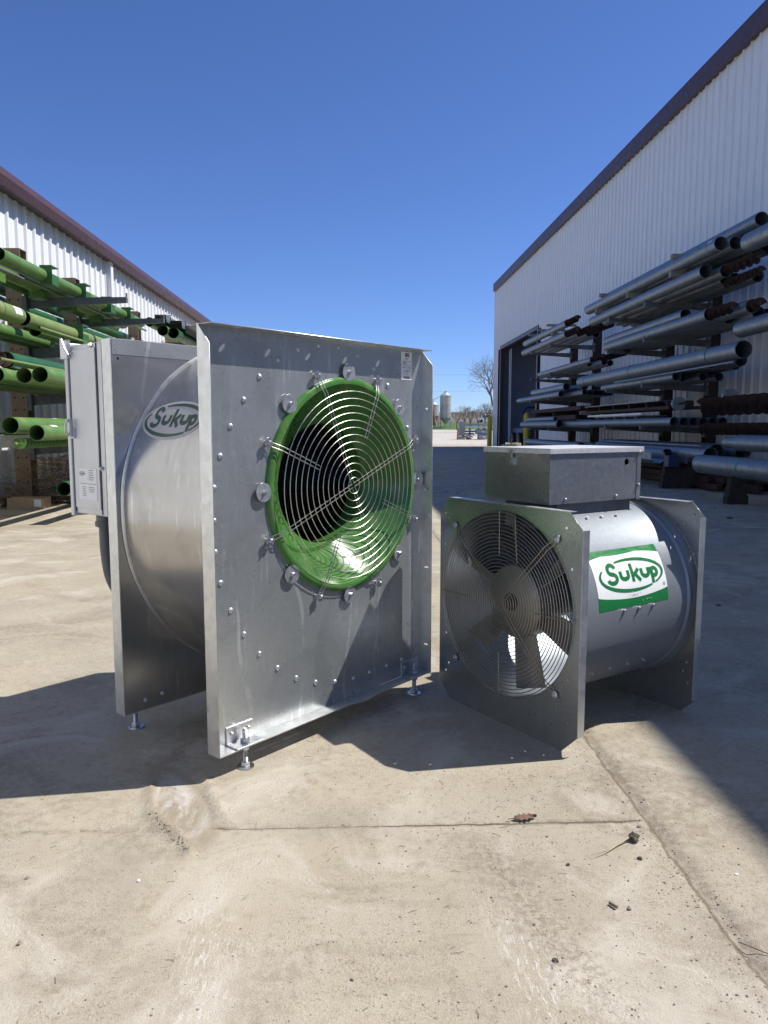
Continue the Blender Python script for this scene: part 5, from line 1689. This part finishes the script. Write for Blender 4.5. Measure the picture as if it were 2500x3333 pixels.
# white van on the far road
vn = thing('white_van', 'white van parked beyond the stock pile', 'van', (at(1552, 188), 187.2, 2.32))
MB().add([(0, y, z) for y in (0,) for z in ()] , []) if False else None
prof = [(0, 0.35), (0.05, 0.95), (0.9, 1.15), (1.5, 1.85), (1.9, 2.0), (5.4, 2.0), (5.5, 0.35)]
bd = MB().prism(prof, 0, 1.9).build('body', 'vanwhite', vn, bevel=0.06)
MB().prism([(1.05, 1.2), (1.55, 1.78), (2.0, 1.80), (2.0, 1.2)], -0.012, -0.002).build('side_window', 'glass', vn)
MB().prism([(2.15, 1.2), (2.15, 1.80), (3.2, 1.80), (3.2, 1.2)], -0.012, -0.002).build('side_window', 'glass', vn)
for x in (1.0, 4.4):
    for y in (0.05, 1.85):
        MB().lathe([(0, -0.1), (0.34, -0.1), (0.36, 0), (0.34, 0.1), (0, 0.1)], (x, y, 0.36), (0, 1, 0), 18).build('wheel', 'black', vn, 35)


# bare trees
def tree_mesh(seed, height, spread, levels=5, lean=0.0, droop=0.0, tr=0.03, first=0.25):
    random.seed(seed)
    tw, tk = MB(), MB()

    def grow(p, d, ln, r, lv):
        mid = p + d * (ln * 0.5) + Vector((random.uniform(-1, 1), random.uniform(-1, 1), random.uniform(-.5, .5))) * ln * 0.06
        e = p + d * ln
        (tk if lv <= 1 else tw).sweep([p, mid, e], [r, r * 0.85, r * 0.68], 7 if lv <= 1 else (5 if lv < 3 else 3), cap=False)
        if lv >= levels:
            return
        nb = random.choice((3, 3, 4)) if lv < 2 else random.choice((2, 3, 3))
        for k in range(nb):
            az = 2 * PI * (k + random.uniform(-0.3, 0.3)) / nb + lv * 1.3
            sp = spread * random.uniform(0.6, 1.2) * (0.8 if lv == 0 else 1)
            a = d.orthogonal().normalized()
            bb = d.cross(a)
            nd = (d * math.cos(sp) + (a * math.cos(az) + bb * math.sin(az)) * math.sin(sp)).normalized()
            nd = (nd + Vector((0, 0, 0.16 - droop * lv))).normalized()
            st_ = p.lerp(e, random.uniform(0.72, 1.0)) if lv else p.lerp(e, random.uniform(0.8, 1.0))
            grow(st_, nd, ln * random.uniform(0.62, 0.82), max(r * 0.58, 0.006), lv + 1)
    grow(Vector((0, 0, 0)), Vector((lean, 0, 1)).normalized(), height * first, height * tr, 0)
    return tk, tw


variants = []
for sd, hh, spd in ((1, 7.2, 0.62), (2, 7.6, 0.58), (5, 7.0, 0.66)):
    tk, tw = tree_mesh(sd, hh, spd, 6, tr=0.022, first=0.22)
    variants.append((tk.mesh('trunk', 'bark', 50), tw.mesh('crown', 'bark', 50)))
TL = ('leftmost low bare tree behind the silo', 'second low bare tree behind the stock pile', 'third low bare tree behind the stock pile', 'bare tree beside the tall one at the warehouse corner', 'bare tree above the white van', 'bare tree hidden at the warehouse corner')
for i, (sx_, Yt, vi, sc_) in enumerate(((1487, 158, 0, 0.95), (1512, 150, 1, 1.0), (1530, 152, 2, 1.05), (1556, 150, 0, 1.05), (1578, 148, 1, 1.1), (1604, 150, 2, 1.1))):
    t = thing('bare_tree', TL[i], 'tree', (at(sx_, Yt), Yt, 0.45), i * 1.3, 'row of low bare trees')
    t.scale = (sc_, sc_, sc_)
    put('trunk', variants[vi][0], t)
    put('crown', variants[vi][1], t)
tk, tw = tree_mesh(14, 15.0, 0.52, 7, lean=-0.05, droop=0.075, tr=0.02, first=0.25)
t = thing('tall_bare_tree', 'tall bare drooping tree rising behind the warehouse corner', 'tree', (at(1612, 112), 112, 0.25))
tk.build('trunk', 'bark', t, 50)
tw.build('crown', 'bark', t, 50)
# overhead wires
for k, (z0, z1) in enumerate(((13.3, 13.1), (9.6, 9.5))):
    pts = [(-60 + 14 * i, 170.0, z0 + (z1 - z0) * i / 12 - 0.4 * math.sin(PI * i / 12)) for i in range(13)]
    tag(MB().sweep(pts, 0.014, 4).build('overhead_wire', 'arm'), ('upper' if k == 0 else 'lower') + ' thin overhead wire crossing the sky above the silos', 'wire', 'overhead wires')

# ------------------------------------------------------------------ small things on the concrete
tag(leaf_mesh(0.062, 0.013, 0.3, 8).build('oak_leaf', 'leaf', None, 60, loc=(0.400, 1.806, 0.005), rot=(R(10), 0, R(8))), 'brown lobed dry leaf lying on the concrete joint', 'leaf')


def rock_mesh(r, seed, sq=(1, 1, 0.65), rough=0.35):
    import bmesh
    bm = bmesh.new()
    bmesh.ops.create_icosphere(bm, subdivisions=2, radius=r)
    for v in bm.verts:
        k = 1 + rough * noise.noise(v.co * (1.3 / r) + Vector((seed, 0, 0)))
        v.co = Vector((v.co.x * sq[0], v.co.y * sq[1], v.co.z * sq[2])) * k
    me = bpy.data.meshes.new('rock')
    bm.to_mesh(me)
    bm.free()
    return me


for i, (x, y, r, m_, lb) in enumerate(((0.709, 1.759, 0.008, 'stone', 'grey pebble at the joint beside the soil clod'), (0.568, 1.445, 0.0085, 'stone', 'larger brown pebble right of the small wood chip'), (0.658, 1.624, 0.009, 'soil', 'dark crumb of soil below the root clod'),
                                       (0.484, 1.606, 0.0075, 'soil', 'dark crumb of soil left of the root clod'), (0.357, 1.402, 0.006, 'stone', 'dark pebble in the middle of the right track'), (0.372, 1.297, 0.0085, 'soil', 'flat dark crumb on the right track near the bottom'),
                                       (-0.737, 1.60, 0.007, 'stone', 'grey pebble at the far left on the sunlit concrete'), (-0.659, 1.384, 0.0085, 'stone', 'grey pebble near the lower left edge'), (-0.01, 1.261, 0.006, 'stone', 'dark pebble near the bottom centre'),
                                       (0.85, 1.55, 0.006, 'label', 'white chip right of the long joint'), (-0.485, 1.58, 0.006, 'label', 'white pebble left of the pale tyre track'))):
    r *= 0.62
    me = rock_mesh(r, i * 3.1, (1.1, 0.85, 0.65), 0.6)
    me.materials.append(M[m_])
    tag(put('pebble', me, None, (x, y, ground_h(x, y) + r * 0.4), (0, 0, i * 1.1)), lb, 'pebble')
tag(MB().rod((-0.010, 0, 0), (0.010, 0.002, 0.001), 0.0032, 6).build('wood_chip', 'bark', None, loc=(0.535, 1.452, 0.004), rot=(0, 0, R(-65))), 'small dark wood chip left of the larger brown pebble', 'chip')
cl = thing('root_clod', 'dark soil clod with pale root stalk beside the joint', 'clod', (0.670, 1.701, 0.0))
me = rock_mesh(0.0125, 5.5, (1.1, 0.9, 0.8), 1.2)
me.materials.append(M['soil'])
put('soil_lump', me, cl, (0, 0, 0.010))
MB().sweep([(-0.010, -0.004, 0.012), (-0.045, -0.025, 0.006), (-0.085, -0.055, 0.004), (-0.115, -0.07, 0.003)], [0.0022, 0.0018, 0.001, 0.0006], 6).sweep([(-0.05, -0.03, 0.005), (-0.09, -0.048, 0.004), (-0.12, -0.058, 0.003)], 0.0006, 5).build('root_stalk', 'straw', cl, 60)
random.seed(31)
b = MB()
ICO = rock_mesh(1.0, 0.0, (1, 1, 0.7), 0.0)
import bmesh as _bm
bm = _bm.new()
_bm.ops.create_icosphere(bm, subdivisions=1, radius=1.0)
iv = [v.co.copy() for v in bm.verts]
jf = [tuple(v.index for v in f.verts) for f in bm.faces]
bm.free()
bpy.data.meshes.remove(ICO)
for i in range(4300):
    x, y = random.uniform(-1.5, 1.9), 1.05 + 2.6 * random.random() ** 1.5
    if i % 4 == 0:
        x = 0.745 + random.gauss(-0.02, 0.035)
    elif i % 4 == 1:
        x, y = random.gauss(0.45, 0.28), random.uniform(1.05, 2.1)
    elif i % 9 == 2:
        k = random.random()
        x, y = -0.54 + 0.15 * k + random.gauss(0, 0.012), 1.88 - 0.2 * k + random.gauss(0, 0.012)
    r = 0.0007 + 0.0020 * random.random() ** 3
    sx_, sy_, sz_ = r * random.uniform(0.7, 1.4), r * random.uniform(0.7, 1.4), r * random.uniform(0.5, 0.9)
    a = random.uniform(0, 6.28)
    ca, sa = math.cos(a), math.sin(a)
    z = ground_h(x, y) + sz_ * 0.5
    b.add([(x + v.x * sx_ * ca - v.y * sy_ * sa, y + v.x * sx_ * sa + v.y * sy_ * ca, z + v.z * sz_) for v in iv], jf)
tag(b.build('grit', 'pebble'), 'loose grit scattered over the concrete', 'grit', None, 'stuff')
b = MB()
for i in range(90):
    x, y = random.uniform(-1.1, 1.2), 1.1 + 1.4 * random.random() ** 1.3
    a = random.uniform(0, 6.28)
    ln = random.uniform(0.006, 0.026)
    p = Vector((x, y, ground_h(x, y) + 0.0015))
    d = Vector((math.cos(a), math.sin(a), 0)) * ln
    b.sweep([p, p + d * 0.5 + Vector((d.y, -d.x, 0)) * random.uniform(-.2, .2) + Vector((0, 0, 0.001)), p + d], 0.0005, 4)
tag(b.build('plant_litter', 'bark'), 'bits of straw and twig scattered over the concrete', 'litter', None, 'stuff')
tag(MB().sweep([(0.741, 1.331, 0.004), (0.755, 1.312, 0.008), (0.775, 1.298, 0.006), (0.80, 1.285, 0.004)], 0.0011, 5).build('twig', 'bark'), 'thin dark twig by the joint at the right edge', 'twig')
random.seed(41)
b = MB()
for i in range(60):
    x, y = random.uniform(1.2, 6.5), random.uniform(3.2, 13)
    r = random.uniform(0.003, 0.012) * (1 if random.random() < 0.8 else 2.2)
    b.add([(x + v.x * r * 1.6, y + v.y * r * 1.2, 0.001 + r * 0.25 + v.z * r * 0.5) for v in iv], jf)
tag(b.build('yard_debris', 'soil'), 'scattered dark debris on the shaded concrete', 'debris', None, 'stuff')
print('objects', len(bpy.data.objects))
